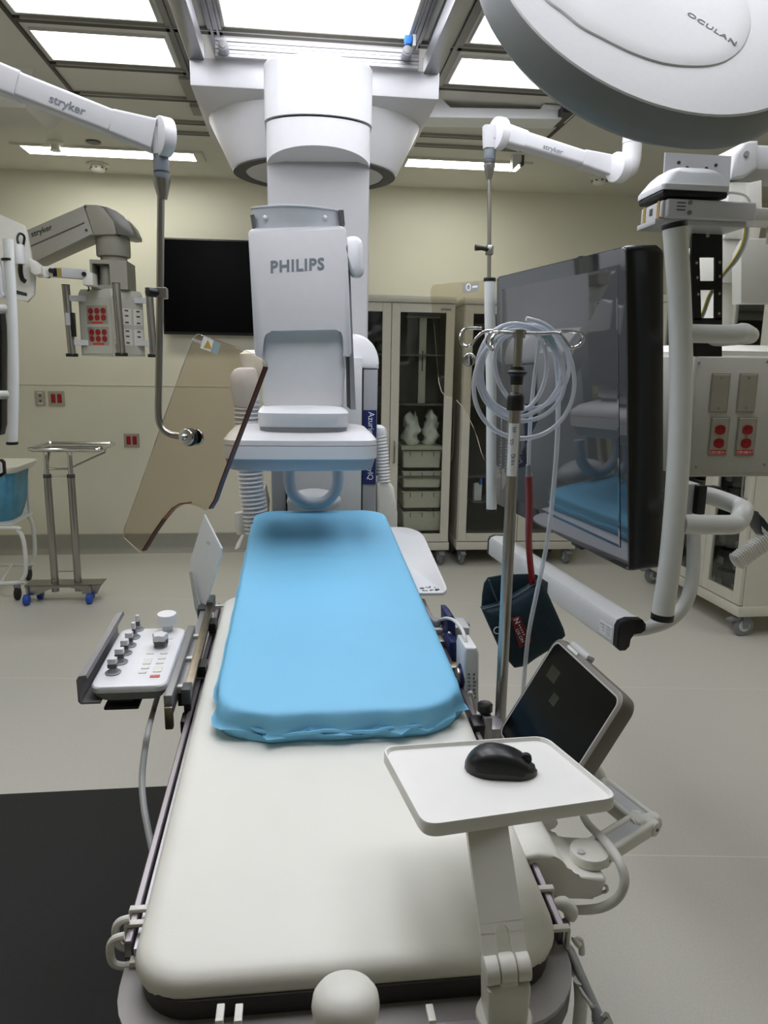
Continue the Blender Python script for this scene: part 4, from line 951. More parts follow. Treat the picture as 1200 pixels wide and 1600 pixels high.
# service head with two visible faces
A, B_, C_ = q(122.5, 500, yq + .06), q(177.5, 500, yq - .06), q(226, 500, yq + .12)
hz0, hz1, hz2 = q(177, 556, yq - .06).z, q(177, 463, yq - .06).z, q(177, 452, yq).z
D_ = Vector((A.x + C_.x - B_.x, A.y + C_.y - B_.y + .12, 0))
def ring(z, k=1.0):
    m4 = [Vector((p.x, p.y, z)) for p in (A, B_, C_, D_)]
    return roundpoly(inset(m4, k), .018, 3)
SH = MB().loft([ring(hz0), ring(hz1), ring(hz1 + .025, .985), ring(hz2, .93)]).build('service_head', BOOML, LB)
def facebox(P0, P1, u0, u1, z0, z1, m_, name, par, th=.004):
    d = Vector((P1.x - P0.x, P1.y - P0.y, 0)); L_ = d.length; d.normalize(); nn = Vector((d.y, -d.x, 0)); nn = nn if nn.y < 0 else -nn
    return MB().obox(Vector((P0.x, P0.y, hz0)), d, nn, Vector((0, 0, 1)), u0 * L_, u1 * L_, -.001, th, z0 * (hz1 - hz0), z1 * (hz1 - hz0), .001, 1).build(name, m_, par), d, nn, L_
p1, d1, n1, L1_ = facebox(A, B_, .08, .95, .03, .98, BOOML, 'front_panel', LB)
p2, d2, n2, L2_ = facebox(B_, C_, .05, .95, .03, .98, BOOML, 'front_panel', LB)
def six(u0, u1, z0, z1):
    pl, d, nn, L_ = facebox(A, B_, u0, u1, z0, z1, PLATE, 'wall_plate', LB, .0055)
    o_ = Vector((A.x, A.y, hz0)) + nn * .0055; H_ = hz1 - hz0
    for i in range(3):
        for j in range(2):
            c_ = o_ + d * L_ * (u0 + (u1 - u0) * (.2 + .3 * i)) + Vector((0, 0, H_ * (z0 + (z1 - z0) * (.35 + .36 * j))))
            MB().cyl(c_, c_ + nn * .003, .0165, 14).build('receptacle', ORED, pl)
    MB().obox(o_, d, nn, Vector((0, 0, 1)), L_ * (u0 + (u1 - u0) * .22), L_ * (u0 + (u1 - u0) * .75), 0, .001, H_ * (z0 + (z1 - z0) * .02), H_ * (z0 + (z1 - z0) * .13)).build('outlet_label', LABR, pl)
six(.27, .86, .54, .85); six(.27, .86, .18, .49)
for u in (.25, .62):
    for z0, z1 in ((.54, .82), (.19, .47)):
        pl, d, nn, L_ = facebox(B_, C_, u, u + .3, z0, z1, OFFW, 'wall_plate', LB, .0055)
        o_ = Vector((B_.x, B_.y, hz0)) + nn * .0055; H_ = hz1 - hz0
        for t in (.1, .5, .82): MB().obox(o_, d, nn, Vector((0, 0, 1)), L_ * (u + .09), L_ * (u + .2), 0, .001, H_ * (z0 + (z1 - z0) * t), H_ * (z0 + (z1 - z0) * t) + .008).build('port', INK, pl)
for px0, y0, y1, yy in ((109.5, 446, 554, yq + .0), (187, 443.5, 553, yq - .17), (237, 451, 555, yq + .06)):
    a_, c_ = q(px0 + 3, y1, yy), q(px0, y0, yy); c_ = Vector((a_.x - .01, yy, c_.z))
    pt = MB().cyl(a_, c_, .021, 18).build('handle_post', STEEL, LB)
    MB().cyl(a_ - Vector((0, 0, .012)), a_ + Vector((0, 0, .006)), .033, 18, .003).build('post_foot', BLACK, LB)
    MB().cyl(c_, c_ + Vector((0, 0, .004)), .022, 18).build('post_cap', DGREY, LB)
    for z in (.18, .82):
        zz_ = a_.z + (c_.z - a_.z) * z; tgt = Vector(((A.x + C_.x) / 2, yq + .1, zz_)); s_ = Vector((a_.x, yy, zz_))
        MB().beam(s_, s_ + (tgt - s_) * .6, .03, .03).build('post_bracket', LGREY, LB)
p = q(111, 500, yq - .03); MB().box(p.x + .0, p.x + .02, p.y, p.y + .02, p.z - .09, p.z + .04, .003).build('clip', BLACK, LB)
MB().box(p.x - .035, p.x - .005, p.y, p.y + .03, p.z - .03, p.z + .04, .008).build('clip_body', LGREY, LB)
# post carrying the boom up to the ceiling, beyond the left edge of the picture
bp_ = q(-70, 420, yq + .1)
MB().cyl((bp_.x, bp_.y, bp_.z - .1), (bp_.x, bp_.y, ZC), .11, 28).build('boom_post', BOOMG, LB)
# spring arm with display back, half out of the picture on the left
yd = 4.1; q = lambda x, y, Y=yd: P(x, y, Y)
SD = thing('side_display', 'small grey display seen from behind on a spring arm at the left edge', 'display', q(25, 420))
SDb = MB().prism([q(-60, 345), q(0, 335), q(36, 351), q(41, 362), q(54, 430), q(53, 460), q(42, 472), q(25, 466), q(-60, 455)], (0, .03, 0), .006).build('display_back', OFFW, SD)
MB().prism([q(x, y, yd - .004) for x, y in ((48, 430), (52, 430), (53, 455), (49, 455))], (0, .004, 0)).build('side_handle', WHITEB, SD)
MB().prism([q(x, y, yd - .002) for x, y in ((24, 453), (42, 458), (42, 463), (24, 459))], (0, .003, 0)).build('port_recess', INK, SD)
a_, c_ = q(29, 382, yd - .06), q(32, 413, yd - .06)
MB().cyl(c_, a_, .024, 16, .004).build('power_brick', WHITEB, SD)
MB().tube([a_, q(27, 372, yd - .06), q(31, 365, yd - .05), q(38, 370, yd - .03), q(36, 385, yd - .02)], .006, 8, 5).build('cable', BLACK, SD)
MB().tube([c_, q(32, 425, yd - .05), q(35, 436, yd - .04), q(40, 440, yd - .03)], .012, 8, 5).build('cable', BLACK, SD)
MB().prism([q(x, y, yd - .08) for x, y in ((43, 402), (50, 405), (64, 416), (64, 428), (55, 430), (48, 426))], (0, .08, 0), .008).build('tilt_joint', OFFW, SD)
MB().beam(q(62, 425, yd - .04), q(84, 425, yd + .05), .05, .055, bev=.008).build('arm_knuckle', OFFW, SD)
MB().beam(q(82, 425, yd + .03), q(132, 429, yd + .2), .05, .05, bev=.004).build('spring_arm', LGREY, SD)
for x, m_ in ((86, BLACK), (93, GOLD)):
    p = q(x, 425.5, yd + .005); MB().box(p.x - .01, p.x + .01, p.y - .004, p.y, p.z - .02, p.z + .02).build('arm_band', m_, SD)
MB().prism([q(x, y, yd + .16) for x, y in ((128, 424), (144, 426), (146, 446), (129, 445))], (0, .1, 0), .005).build('arm_mount', OFFW, SD)
p = q(138, 448, yd + .2); MB().tube([p, q(139, 452, yd + .2), q(137, 455, yd + .2)], .004, 8, 3).build('cable', BLACK, SD)
for x, y in ((79, 422.5), (131, 428)):
    p = q(x, y, yd - .04 if x < 100 else yd + .15); MB().cyl(p, p + Vector((0, .02, 0)), .012, 12).build('hinge_cap', BLACK, SD)
MB().beam(q(74, 433, yd - .02), q(70, 429, yd), .03, .01).build('hinge_shadow_cap', BLACK, SD)
# left-hand monitor carrier: curved white tube with stubs
LM = thing('monitor_carrier', 'curved white handle tube of a second monitor at the left edge', 'monitor mount', P(0, 550, 2.6))
q = lambda x, y, Y=2.6: P(x, y, Y)
v = [q(13, 374), q(15, 420), q(19, 500), q(21, 570), q(21, 630), q(19, 692)]
MB().tube(v, .0165, 16, 6).build('handle_tube', TUBEW, LM)
MB().cyl(v[-1] - Vector((0, 0, .006)), v[-1] + Vector((0, 0, .004)), .019, 16, .002).build('tube_cap', BLACK, LM)
p = q(12, 406); MB().cyl(p - Vector((0, 0, .003)), p + Vector((0, 0, .004)), .0195, 16).build('tube_ring', BLACK, LM)
for y in (483, 617): MB().cyl(q(-70, y), q(18, y), .0145, 14).build('handle_stub', TUBEW, LM)
MB().tube([q(-5, 400), q(0, 420), q(3, 455), q(5, 462), q(-5, 466)], .008, 8, 4).build('white_loop', WHITEB, LM)
MB().prism([q(x, y, 2.62) for x, y in ((-120, 470), (0, 480), (2.5, 520), (2.5, 665), (0, 680), (-120, 690))], (0, .05, 0), .006).build('monitor_edge', BLACK, LM)
MB().prism([q(x, y, 2.58) for x, y in ((-60, 715), (2, 718), (6, 722), (7.5, 741), (0, 746), (-60, 748))], (0, .02, 0), .004).build('bar_end', BLACK, LM)
MB().prism([q(x, y, 2.578) for x, y in ((-60, 719), (0, 721), (3, 724), (4, 738), (-2, 741), (-60, 743))], (0, .01, 0)).build('bar_end_face', WHITEB, LM)
MB().cyl(q(-60, 483), Vector((q(-60, 483).x, 2.6, ZC)), .05, 20).build('support_post', LGREY, LM)
MB().cyl(q(-60, 735), q(-60, 470), .03, 16).build('back_tube', TUBEW, LM)
# ------------------------------------------------------------------ glass-door supply cabinets on casters
def cabinet(label, w, d, h, loc, rot, nd=2, handles=True):
    t = thing('supply_cabinet', label, 'cabinet', (0, 0, 0), 'glass-door supply cabinets')
    z0 = .13; yf_ = -d / 2
    b = MB(); th = .02
    b.box(-w / 2, -w / 2 + th, yf_ + .022, d / 2, z0 + .05, h).box(w / 2 - th, w / 2, yf_ + .022, d / 2, z0 + .05, h)
    b.box(-w / 2 + th, w / 2 - th, d / 2 - th, d / 2, z0 + .05, h)
    b.build('carcass', CABP, t)
    MB().box(-w / 2 - .006, w / 2 + .006, yf_ - .006, d / 2, h, h + .05, .004).build('top_panel', CABP, t)
    MB().box(-w / 2 - .004, w / 2 + .004, yf_ - .004, d / 2, z0, z0 + .06, .004).build('plinth', CABP, t)
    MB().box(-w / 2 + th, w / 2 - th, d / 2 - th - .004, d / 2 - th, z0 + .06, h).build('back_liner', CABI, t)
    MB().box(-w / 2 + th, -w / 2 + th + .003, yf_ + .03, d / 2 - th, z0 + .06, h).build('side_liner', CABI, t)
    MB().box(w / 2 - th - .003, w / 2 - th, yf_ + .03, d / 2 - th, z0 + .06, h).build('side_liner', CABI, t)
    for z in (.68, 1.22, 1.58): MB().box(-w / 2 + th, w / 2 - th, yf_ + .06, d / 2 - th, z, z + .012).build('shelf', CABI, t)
    dw = (w - .006) / nd
    for i in range(nd):
        a_ = -w / 2 + .003 + i * dw + .002; c_ = a_ + dw - .004; zt = h - .004; zb = z0 + .066; f = .062
        b = MB()
        prof = ((a_, a_ + f, zb, zt), (c_ - f, c_, zb, zt), (a_ + f, c_ - f, zb, zb + f), (a_ + f, c_ - f, zt - f, zt))
        for q_ in prof: b.box(q_[0], q_[1], yf_ - .002, yf_ + .02, q_[2], q_[3], .002, 1)
        D = b.build('door', CABP, t)
        MB().box(a_ + f - .004, c_ - f + .004, yf_ + .006, yf_ + .011, zb + f - .004, zt - f + .004).build('pane', GLASSD, D)
        hx = c_ - f / 2 if i % 2 == 0 else a_ + f / 2
        if handles: MB().tube([(hx, yf_, .80), (hx, yf_ - .03, .815), (hx, yf_ - .035, .88), (hx, yf_ - .03, .945), (hx, yf_, .96)], .006, 8, 4).build('handle', STEEL, D)
    MB().box(w / 2 - .11, w / 2 - .035, yf_ - .0035, yf_ - .002, h - .05, h - .035).build('maker_plate', INKG, t)
    for x in (-w / 2 + .05, w / 2 - .05):
        for y in (yf_ + .05, d / 2 - .06):
            cst = MB().cyl((x - .015, y + .02, .063), (x + .015, y + .02, .063), .063, 24, .01).build('caster', CASTG, t)
            MB().cyl((x - .018, y + .02, .063), (x + .018, y + .02, .063), .034, 16).build('wheel_hub', LGREY, cst)
            b = MB()
            for s in (-1, 1): b.prism([(x + s * .024 - .003, y - .0, .128), (x + s * .024 - .003, y + .05, .128), (x + s * .024 - .003, y + .04, .05), (x + s * .024 - .003, y + .01, .05)], (.006, 0, 0))
            b.box(x - .028, x + .028, y - .02, y + .06, .118, .131)
            b.prism([(x - .02, y - .015, .118), (x - .02, y - .075, .104), (x - .02, y - .075, .094), (x - .02, y, .1)], (.04, 0, 0))
            b.build('caster_fork', CASTG, cst)
    t.location = loc; t.rotation_euler = (0, 0, rot); return t
cabinet('grey glass-door cabinet holding white plastic bags, behind the table head', .93, .5, 1.95, (.669, 5.63, 0), 0)
cabinet('grey glass-door cabinet standing right of the one with white bags', .93, .5, 1.95, (1.672, 5.62, 0), math.radians(-1.5))
RCAB = cabinet('cream glass-door cabinet along the right edge behind the service head', 1.16, .52, 1.95, (2.72, 4.31, 0), math.radians(-89), 3)
# push handle on the side of the first cabinet
for ob in [o_ for o_ in bpy.data.objects if o_.get('label', '').startswith('grey glass-door cabinet holding')]:
    e_ = MB().tube([(.465, -.14, 1.30), (.492, -.14, 1.27), (.5, -.14, 1.2), (.5, -.14, .9), (.492, -.14, .82), (.465, -.14, .78)], .008, 10, 5).build('push_handle', STEEL, ob)
    e_.location = e_.location + Vector(ob.location) - Vector((.669, 5.63, 0)) * 1
# contents of the first cabinet
yc_ = 5.46
for i, (y0, y1) in enumerate(((704, 731), (736, 762), (767.5, 794), (799, 830))):
    a_, c_ = P(628.5, y1, yc_), P(690, y0, yc_)
    nm = ('topmost', 'second', 'third', 'lowest')[i]
    t = thing('supply_bin', '%s beige bin in the stack behind the right door of the bag cabinet' % nm, 'bin', ((a_.x + c_.x) / 2, yc_ + .15, a_.z), 'beige bins in the bag cabinet')
    MB().rloft([(a_.z, (c_.x - a_.x) / 2 * .93, .15, .012), (a_.z + .004, (c_.x - a_.x) / 2 * .95, .155, .014), (c_.z, (c_.x - a_.x) / 2, .16, .014), (c_.z, (c_.x - a_.x) / 2 - .006, .154, .012), (a_.z + .02, (c_.x - a_.x) / 2 * .9, .148, .012)], o=((a_.x + c_.x) / 2, yc_ + .16, 0)).build('bin_body', BIN, t)
    MB().box(a_.x - .006, c_.x + .006, yc_ - .006, yc_ + .012, c_.z - .008, c_.z, .002).build('bin_rim', BIN, t)
    for u in (.2, .5, .8):
        x = a_.x + (c_.x - a_.x) * u; MB().box(x - .002, x + .002, yc_ - .004, yc_ + .006, c_.z - .045, c_.z - .01).build('divider_rib', DGREY, t)
def bag(px0, px1, py0, py1, Y, seed, label):
    rng = random.Random(seed); a_, c_ = P(px0, py1, Y), P(px1, py0, Y); cx = (a_.x + c_.x) / 2; hw = (c_.x - a_.x) / 2; H_ = c_.z - a_.z; L = []
    for i in range(11):
        t = i / 10; k = (.7, .92, 1, 1.0, .98, .96, .93, .88, .8, .66, .4)[i]; row = []
        for j in range(18):
            an = 2 * PI * j / 18; r = k * (1 + rng.uniform(-.16, .16) + .12 * math.sin(3 * an + i * 1.7 + seed))
            row.append((cx + hw * .8 * r * math.cos(an) + .01 * math.sin(i * 1.3 + seed), Y + .1 + .09 * r * math.sin(an), a_.z + H_ * t * (1 + .16 * math.sin(an * 2 + seed)) + rng.uniform(-.009, .009) * t))
        L.append(row)
    return tag(MB().loft(L).build('plastic_bag', BAGW, ang=80), label, 'bag', 'white bags in the cabinet')
bag(629, 661, 650, 697, 5.44, 1, 'crumpled white plastic bag on the left of the two in the cabinet')
bag(662, 691, 647, 697, 5.45, 4, 'crumpled white plastic bag on the right of the two in the cabinet')
sh_ = thing('bag_shelf', 'grey shelf board under the two white plastic bags', 'shelf', (P(660, 699, 5.5).x, 5.6, P(660, 699, 5.5).z))
a_, c_ = P(627, 702, 5.43), P(692, 697.5, 5.43)
MB().box(a_.x, c_.x, 5.43, 5.84, a_.z, c_.z).build('board', BIN, sh_)
MB().box(a_.x, c_.x, 5.425, 5.43, a_.z - .004, c_.z).build('board_lip', CABP, sh_)
a_, c_ = P(653, 630, 5.5), P(667, 497, 5.5)
t = thing('pale_strip', 'long pale upright strip in the cabinet above the white bags', 'strip', ((a_.x + c_.x) / 2, 5.5, c_.z))
MB().box(a_.x, c_.x, 5.5, 5.508, a_.z, c_.z).build('strip_plate', CABP, t)  # pale upright plate with a dark slot, below a bar
MB().box((a_.x + c_.x) / 2 - .004, (a_.x + c_.x) / 2 + .004, 5.496, 5.5, P(660, 580, 5.5).z, P(660, 548, 5.5).z, .003).build('slot', DGREY, t)
MB().box(a_.x - .1, c_.x + .1, 5.498, 5.52, c_.z, c_.z + .012).build('top_bar', STEEL, t)
DARKS = (mat('dark_supply_box', (46, 46, 44), .5, var=.1), mat('grey_supply_box', (86, 86, 82), .5, var=.1), mat('pale_supply_box', (128, 128, 120), .5, var=.1))
rng = random.Random(9)
for i, (px0, px1, py, hh) in enumerate(((587, 600, 515, .09), (587, 602, 583, .12), (589, 601, 658, .14), (590, 600, 690, .12))):
    a_, c_ = P(px0, py, 5.6), P(px1, py, 5.6); zz_ = (1.592, 1.232, .692, .692)[i]
    xx = a_.x if i < 3 else a_.x - .2
    t = thing('supply_box', ('flat dark box on the upper shelf behind the left cabinet door', 'grey box on the middle shelf behind the left cabinet door', 'tall grey box on the lower shelf behind the left cabinet door', 'dark box beside the tall grey box behind the left cabinet door')[i], 'box', (xx + .06, 5.6, zz_), 'boxes behind the left cabinet door')
    MB().box(xx, xx + .13, 5.48, 5.72, zz_, zz_ + hh, .003).build('carton', DARKS[(0, 1, 2, 0)[i]], t)
    MB().box(xx + .02, xx + .1, 5.478, 5.48, zz_ + .02, zz_ + hh - .02).build('carton_label', DARKS[2 - (0, 1, 2, 0)[i]], t)
# contents of the second cabinet
a_, c_ = P(741, 783, 5.45), P(755, 756, 5.45)
t = thing('spray_bottle', 'small white bottle with blue top in the second cabinet', 'bottle', ((a_.x + c_.x) / 2, 5.5, a_.z))
MB().rloft([(a_.z, .03, .025, .008), (c_.z - .01, .033, .025, .008), (c_.z, .02, .018, .008)], o=((a_.x + c_.x) / 2, 5.5, 0)).build('bottle_body', PRINTW, t)
MB().box((a_.x + c_.x) / 2 + .005, (a_.x + c_.x) / 2 + .03, 5.46, 5.5, c_.z - .01, c_.z + .05, .006).build('trigger_top', BLUEC, t)
sh2 = tag(MB().box(P(738, 770, 5.45).x - .0, P(738, 770, 5.45).x + .36, 5.43, 5.8, a_.z - .014, a_.z - .002).build('wire_shelf', CABI), 'dark shelf under the small blue-topped bottle', 'shelf')
# coiled dark tubs in the right cabinet, seen through its doors
kk = 0
for dy in (4.05, 4.42, 3.88):
    for z in (.20, .33, .46, .705, .83):
        kk += 1
        t = thing('supply_tub', 'dark stacked tub behind the glass of the right-hand cabinet', 'tub', (2.62, dy, z), 'dark tubs in the right cabinet')
        MB().lathe([(.065, 0), (.075, .005), (.085, .1), (.09, .104), (.09, .112), (.078, .112), (.07, .02), (.001, .018)], (2.62, dy, z), seg=18).build('tub_body', DARKS[kk % 2], t)
        MB().box(2.525, 2.535, dy - .03, dy + .03, z + .03, z + .07).build('tub_label', DARKS[2], t)
# ------------------------------------------------------------------ ceiling-hung shield arms and lead-acrylic shields
ACRY.node_tree.nodes['Transparent BSDF'].inputs['Color'].default_value = lin((239, 234, 226))
ACRY2.node_tree.nodes['Transparent BSDF'].inputs['Color'].default_value = lin((244, 241, 234))
COLL = mat('blue_grey_collar', (118, 126, 134), .45, var=.03)
def spring_beam(p0, p1, h0, w0, h1, w1, r, m_, name, par, k=5):
    a, b2, d = basis(p1 - p0, (0, 0, 1))
    return MB().loft([[p0 + d * t + a * x + b2 * y for x, y in rrect(w, h, r, k)] for t, h, w in ((0, h0, w0), ((p1 - p0).length, h1, w1))]).build(name, m_, par)
# left arm
AL = thing('shield_arm', 'white ceiling arm reaching in from the left, carrying the brown tinted shield', 'ceiling arm', P(250, 215, 2.05))
ya = 2.05; q = lambda x, y, Y=ya: P(x, y, Y)
pts = [q(-90, 88), q(33, 137), q(178, 194), q(243, 214)]
B1 = spring_beam(pts[0], pts[1], .034, .034, .031, .032, .008, WHITE, 'arm_base_section', AL)
B2 = spring_beam(pts[1], pts[2], .0285, .03, .0275, .03, .008, WHITE, 'arm_tube', AL)
spring_beam(pts[2], pts[3], .029, .031, .038, .028, .008, WHITE, 'arm_end_section', AL)
ad = (pts[2] - pts[1]).normalized(); au = Vector((0, 0, 1)) - ad * ad.z; au.normalize()
an = ad.cross(au); an = an if an.y < 0 else -an
text('lettering', 'stryker', q(111, 171) + an * .0305 - au * .008, ad, au, .019, INKG, AL, bold=.01, sx=1.08)
dc = q(246, 212, ya - .02)
ax_ = Vector((-.84, -.54, 0)).normalized()
MB().cyl(dc - ax_ * .032, dc, .046, 40, .003).build('elbow_disc', WHITEB, AL)
MB().rloft([(q(252, 243).z, .021, .021, .015), (q(252, 232).z, .021, .022, .012), (q(252, 202).z, .02, .022, .012)], o=(q(252, 220).x, ya, 0)).build('elbow_body', WHITE, AL)
cxp = q(252, 260).x
MB().cyl((cxp, ya, q(252, 282).z), (cxp, ya, q(252, 242).z), .0195, 24, .002).build('collar', COLL, AL)
MB().cyl((cxp, ya, q(252, 271).z), (cxp, ya, q(252, 268).z), .0198, 24).build('collar_slot', INK, AL)
MB().lathe([(.012, q(252, 311).z), (.0135, q(252, 306).z), (.0225, q(252, 283).z), (.0225, q(252, 280).z), (.01, q(252, 280).z)], (cxp, ya, 0)).build('cone', STEEL, AL)
MB().tube([q(x, y, Y) for x, y, Y in ((251.5, 300, ya), (250.5, 400, ya), (249.5, 500, ya), (248, 600, ya), (247.5, 645, ya), (250, 662, ya), (258, 674, ya - .005), (272, 680, ya - .012), (294, 683, ya - .03))], .0095, 14, 6).build('hanger_tube', STEEL, AL)
ck = q(249.5, 458)
MB().box(ck.x - .006, ck.x + .02, ck.y - .016, ck.y + .016, ck.z - .014, ck.z + .014, .003).build('clamp_block', STEEL, AL)
MB().cyl(ck + Vector((-.026, -.028, 0)), ck + Vector((-.005, -.006, 0)), .012, 16, .003).build('clamp_knob', BLACK, AL)
# the shield
sp0 = q(299, 683, 2.0); sn = Vector((-.52, -.85, .06)).normalized()
out = [(312, 522), (306.5, 523), (301, 531), (289, 562), (252, 664), (209, 785), (193.5, 826), (193, 840), (219, 863.5), (222.5, 861), (227, 854), (241, 831), (255, 811), (269, 795), (281, 788), (293.6, 786.5), (308, 790.5), (321, 798), (327, 795), (335, 782), (345, 753), (380, 661), (413, 573), (414, 568), (411, 564), (404, 558), (393, 552)]
so = [onplane(x, y, sp0, sn) for x, y in out]; th = .016
SH1 = thing('lead_acrylic_shield', 'brown tinted clear shield hanging left of the x-ray detector', 'radiation shield', sp0)
MB().prism(so, -sn * th, .0015, 1).build('pane', ACRY, SH1)
def edge_band(idx, par, out_w=.0012, in_w=.003, m_=REDGE, name='edge_band', dp=None):
    L = []
    for k in idx:
        p = so[k]; tdir = (so[min(k + 1, len(so) - 1)] - so[k - 1]).normalized(); nn = tdir.cross(sn).normalized(); cc = sum(so, Vector()) / len(so)
        nn = nn if nn.dot(p - cc) > 0 else -nn
        dd_ = dp or th + .0005; L.append([p + nn * out_w + sn * .0005, p - nn * in_w + sn * .0005, p - nn * in_w - sn * dd_, p + nn * out_w - sn * dd_])
    return MB().loft(L).build(name, m_, par)
edge_band([0, 1, 2, 3, 4, 5, 6, 7, 8, 9], SH1, .0008, .0014, mat('pale_acrylic_edge', (190, 186, 170), .2, var=.35, scale=14), 'edge_band', .0015)
edge_band([18, 19, 20, 21, 22], SH1); edge_band([9, 10, 11, 12], SH1, m_=REDGE)
edge_band([12, 13, 14, 15], SH1, m_=mat('amber_acrylic_edge', (120, 62, 30), .2, var=.4, scale=20))
def sticker(pts, m_, name, par, lift=.0006): return MB().prism([onplane(x, y, sp0 + sn * lift, sn) for x, y in pts], sn * .0004).build(name, m_, par)
st = sticker([(318, 526), (334, 532), (329.5, 550), (313, 544)], PRINTW, 'warning_sticker', SH1)
sticker([(325, 531), (331, 546), (318, 543)], WARN, 'warning_triangle', st, .0012)
sticker([(335, 533.5), (345, 537), (340, 554), (331, 551)], mat('pale_blue_sticker', (150, 178, 186), .5, var=.04), 'blue_sticker', SH1)
sx_ = (onplane(318, 541, sp0, sn) - onplane(303, 535, sp0, sn)).normalized()
text('lettering', 'MAVIG', onplane(307, 535, sp0 + sn * .0008, sn), sx_, sn.cross(sx_), .0075, PRINTW, SH1, ext=.0003)
# mount knob joining tube and pane
kx_ = q(296, 683, 1.99) + sn * .004
KN = MB().cyl(sp0 + sn * .001, sp0 + sn * .014, .024, 28, .003).build('mount_disc', BLACK, AL)
MB().cyl(sp0 + sn * .013, sp0 + sn * .026, .0225, 28, .003).build('mount_disc', CHROME, AL)
MB().ell(sp0 + sn * .03, .009, .009, .009, 14, 8).build('mount_ball', CHROME, AL)
MB().cyl(sp0 - sn * (th + .01), sp0 - sn * (th + .0005), .022, 24, .002).build('mount_nut', CHROME, AL)
# left arm goes on to a ceiling post beyond the picture's edge
p = pts[0]; MB().cyl((p.x - .02, p.y, p.z - .07), (p.x - .02, p.y, ZC), .045, 24).build('ceiling_post', WHITE, AL)
# right arm
ya = 3.0; q = lambda x, y, Y=ya: P(x, y, Y)
AR_ = thing('shield_arm', 'white ceiling arm right of the column carrying a pale clear shield', 'ceiling arm', q(775, 215))
pts = [q(772, 205), q(818, 221), q(908, 249), q(963, 263)]
spring_beam(pts[0], pts[1], .036, .03, .031, .038, .008, WHITE, 'arm_end_section', AR_)
spring_beam(pts[1], pts[2], .0285, .036, .026, .036, .01, WHITE, 'arm_tube', AR_)
spring_beam(pts[2], pts[3], .029, .037, .040, .03, .008, WHITE, 'arm_base_section', AR_)
ad = (pts[2] - pts[1]).normalized(); au = (Vector((0, 0, 1)) - ad * ad.z).normalized(); an = ad.cross(au); an = an if an.y < 0 else -an
text('lettering', 'stryker', q(859, 238) + an * .037 - au * .007, ad, au, .018, INKG, AR_, bold=.01, sx=1.08)
ax_ = Vector((-.95, -.31, 0)).normalized()
dc = q(773, 208, ya - .02); MB().cyl(dc - ax_ * .036, dc, .058, 40, .004).build('elbow_disc', WHITEB, AR_)
MB().rloft([(q(770, 233).z, .024, .024, .016), (q(770, 222).z, .027, .026, .016), (q(770, 198).z, .03, .026, .016)], o=(q(766, 215).x, ya, 0)).build('elbow_body', WHITE, AR_)
cxp = q(765.5, 240).x
MB().cyl((cxp, ya, q(770, 250).z), (cxp, ya, q(770, 232).z), .022, 24, .002).build('collar', COLL, AR_)
MB().cyl((cxp, ya, q(770, 257).z), (cxp, ya, q(770, 250).z), .0215, 24, .002).build('collar_ring', DGREY, AR_)
MB().lathe([(.010, q(770, 281).z), (.012, q(770, 278).z), (.023, q(770, 260).z), (.023, q(770, 257).z), (.01, q(770, 256).z)], (cxp, ya, 0)).build('cone', STEEL, AR_)
mk = q(733, 562, 2.93)
MB().tube([Vector((cxp, ya, q(770, 275).z)), q(764.5, 350), q(764, 450), q(763, 530), q(760, 552), q(750, 561, 2.97), mk + Vector((.012, -.0, 0))], .0078, 12, 6).build('hanger_tube', STEEL, AR_)
ck = q(764.5, 391)
MB().box(ck.x - .012, ck.x + .014, ck.y - .016, ck.y + .016, ck.z - .018, ck.z + .018, .003).build('clamp_block', STEEL, AR_)
MB().tube([ck + Vector((-.01, -.01, 0)), ck + Vector((-.035, -.02, .004)), ck + Vector((-.062, -.024, .004))], [.008, .009, .012], 12, 3).build('clamp_knob', BLACK, AR_)
dc = q(960, 261, ya - .05); MB().cyl(dc - ax_ * .045, dc, .055, 40, .004).build('elbow_disc', WHITEB, AR_)
px_ = q(987, 240).x
MB().tube([(q(966, 262).x, ya, q(985, 263).z), (q(978, 262).x, ya, q(985, 263).z), (px_ - .006, ya, q(985, 257).z), (px_, ya, q(985, 244).z), (px_, ya, q(985, 224).z)], [.042, .042, .04, .0375, .037], 24, 5).build('elbow_body', WHITE, AR_)
MB().cyl((px_, ya, q(985, 224).z), (px_, ya, ZC), .039, 24).build('ceiling_post', WHITE, AR_)
sp0 = mk; sn = Vector((-.12, -.99, .04)).normalized(); th = .012
out = [(676, 446), (682, 443.5), (774, 437), (774, 716), (757, 719), (752, 706), (746, 684), (740, 668), (731, 650), (722, 635), (713, 625), (706, 621), (697, 620), (690, 612), (686, 598), (685, 590), (679, 515), (673, 462), (673, 452)]
so = [onplane(x, y, sp0, sn) for x, y in out]
SH2 = thing('lead_acrylic_shield', 'pale clear shield in front of the back cabinets behind the drip stand', 'radiation shield', sp0)
MB().prism(so, -sn * th, .0015, 1).build('pane', ACRY2, SH2)
edge_band([4, 5, 6, 7, 8, 9, 10], SH2, .0008, .0012, mat('bright_acrylic_edge', (214, 204, 180), .25, var=.15, scale=40))
edge_band([12, 13, 14, 15], SH2, .0008, .0012, MATS['bright_acrylic_edge'])
st = sticker([(722, 443), (748, 441), (748, 456), (723, 458)], mat('silver_sticker', (150, 150, 144), .4, var=.04), 'rating_sticker', SH2)
cst = onplane(732, 449, sp0 + sn * .0012, sn)
MB().tube([cst + Vector((.008 * math.cos(k * PI / 8), 0, .012 * math.sin(k * PI / 8))) for k in range(16)], .0025, 6, closed=True).build('sticker_symbol', PRINTW, st)
sticker([(738, 447), (746, 446), (746, 449), (738, 450)], PRINTW, 'sticker_print', st, .0012)
MB().cyl(mk + sn * .001, mk + sn * .012, .027, 28, .003).build('mount_disc', BLACK, AR_)
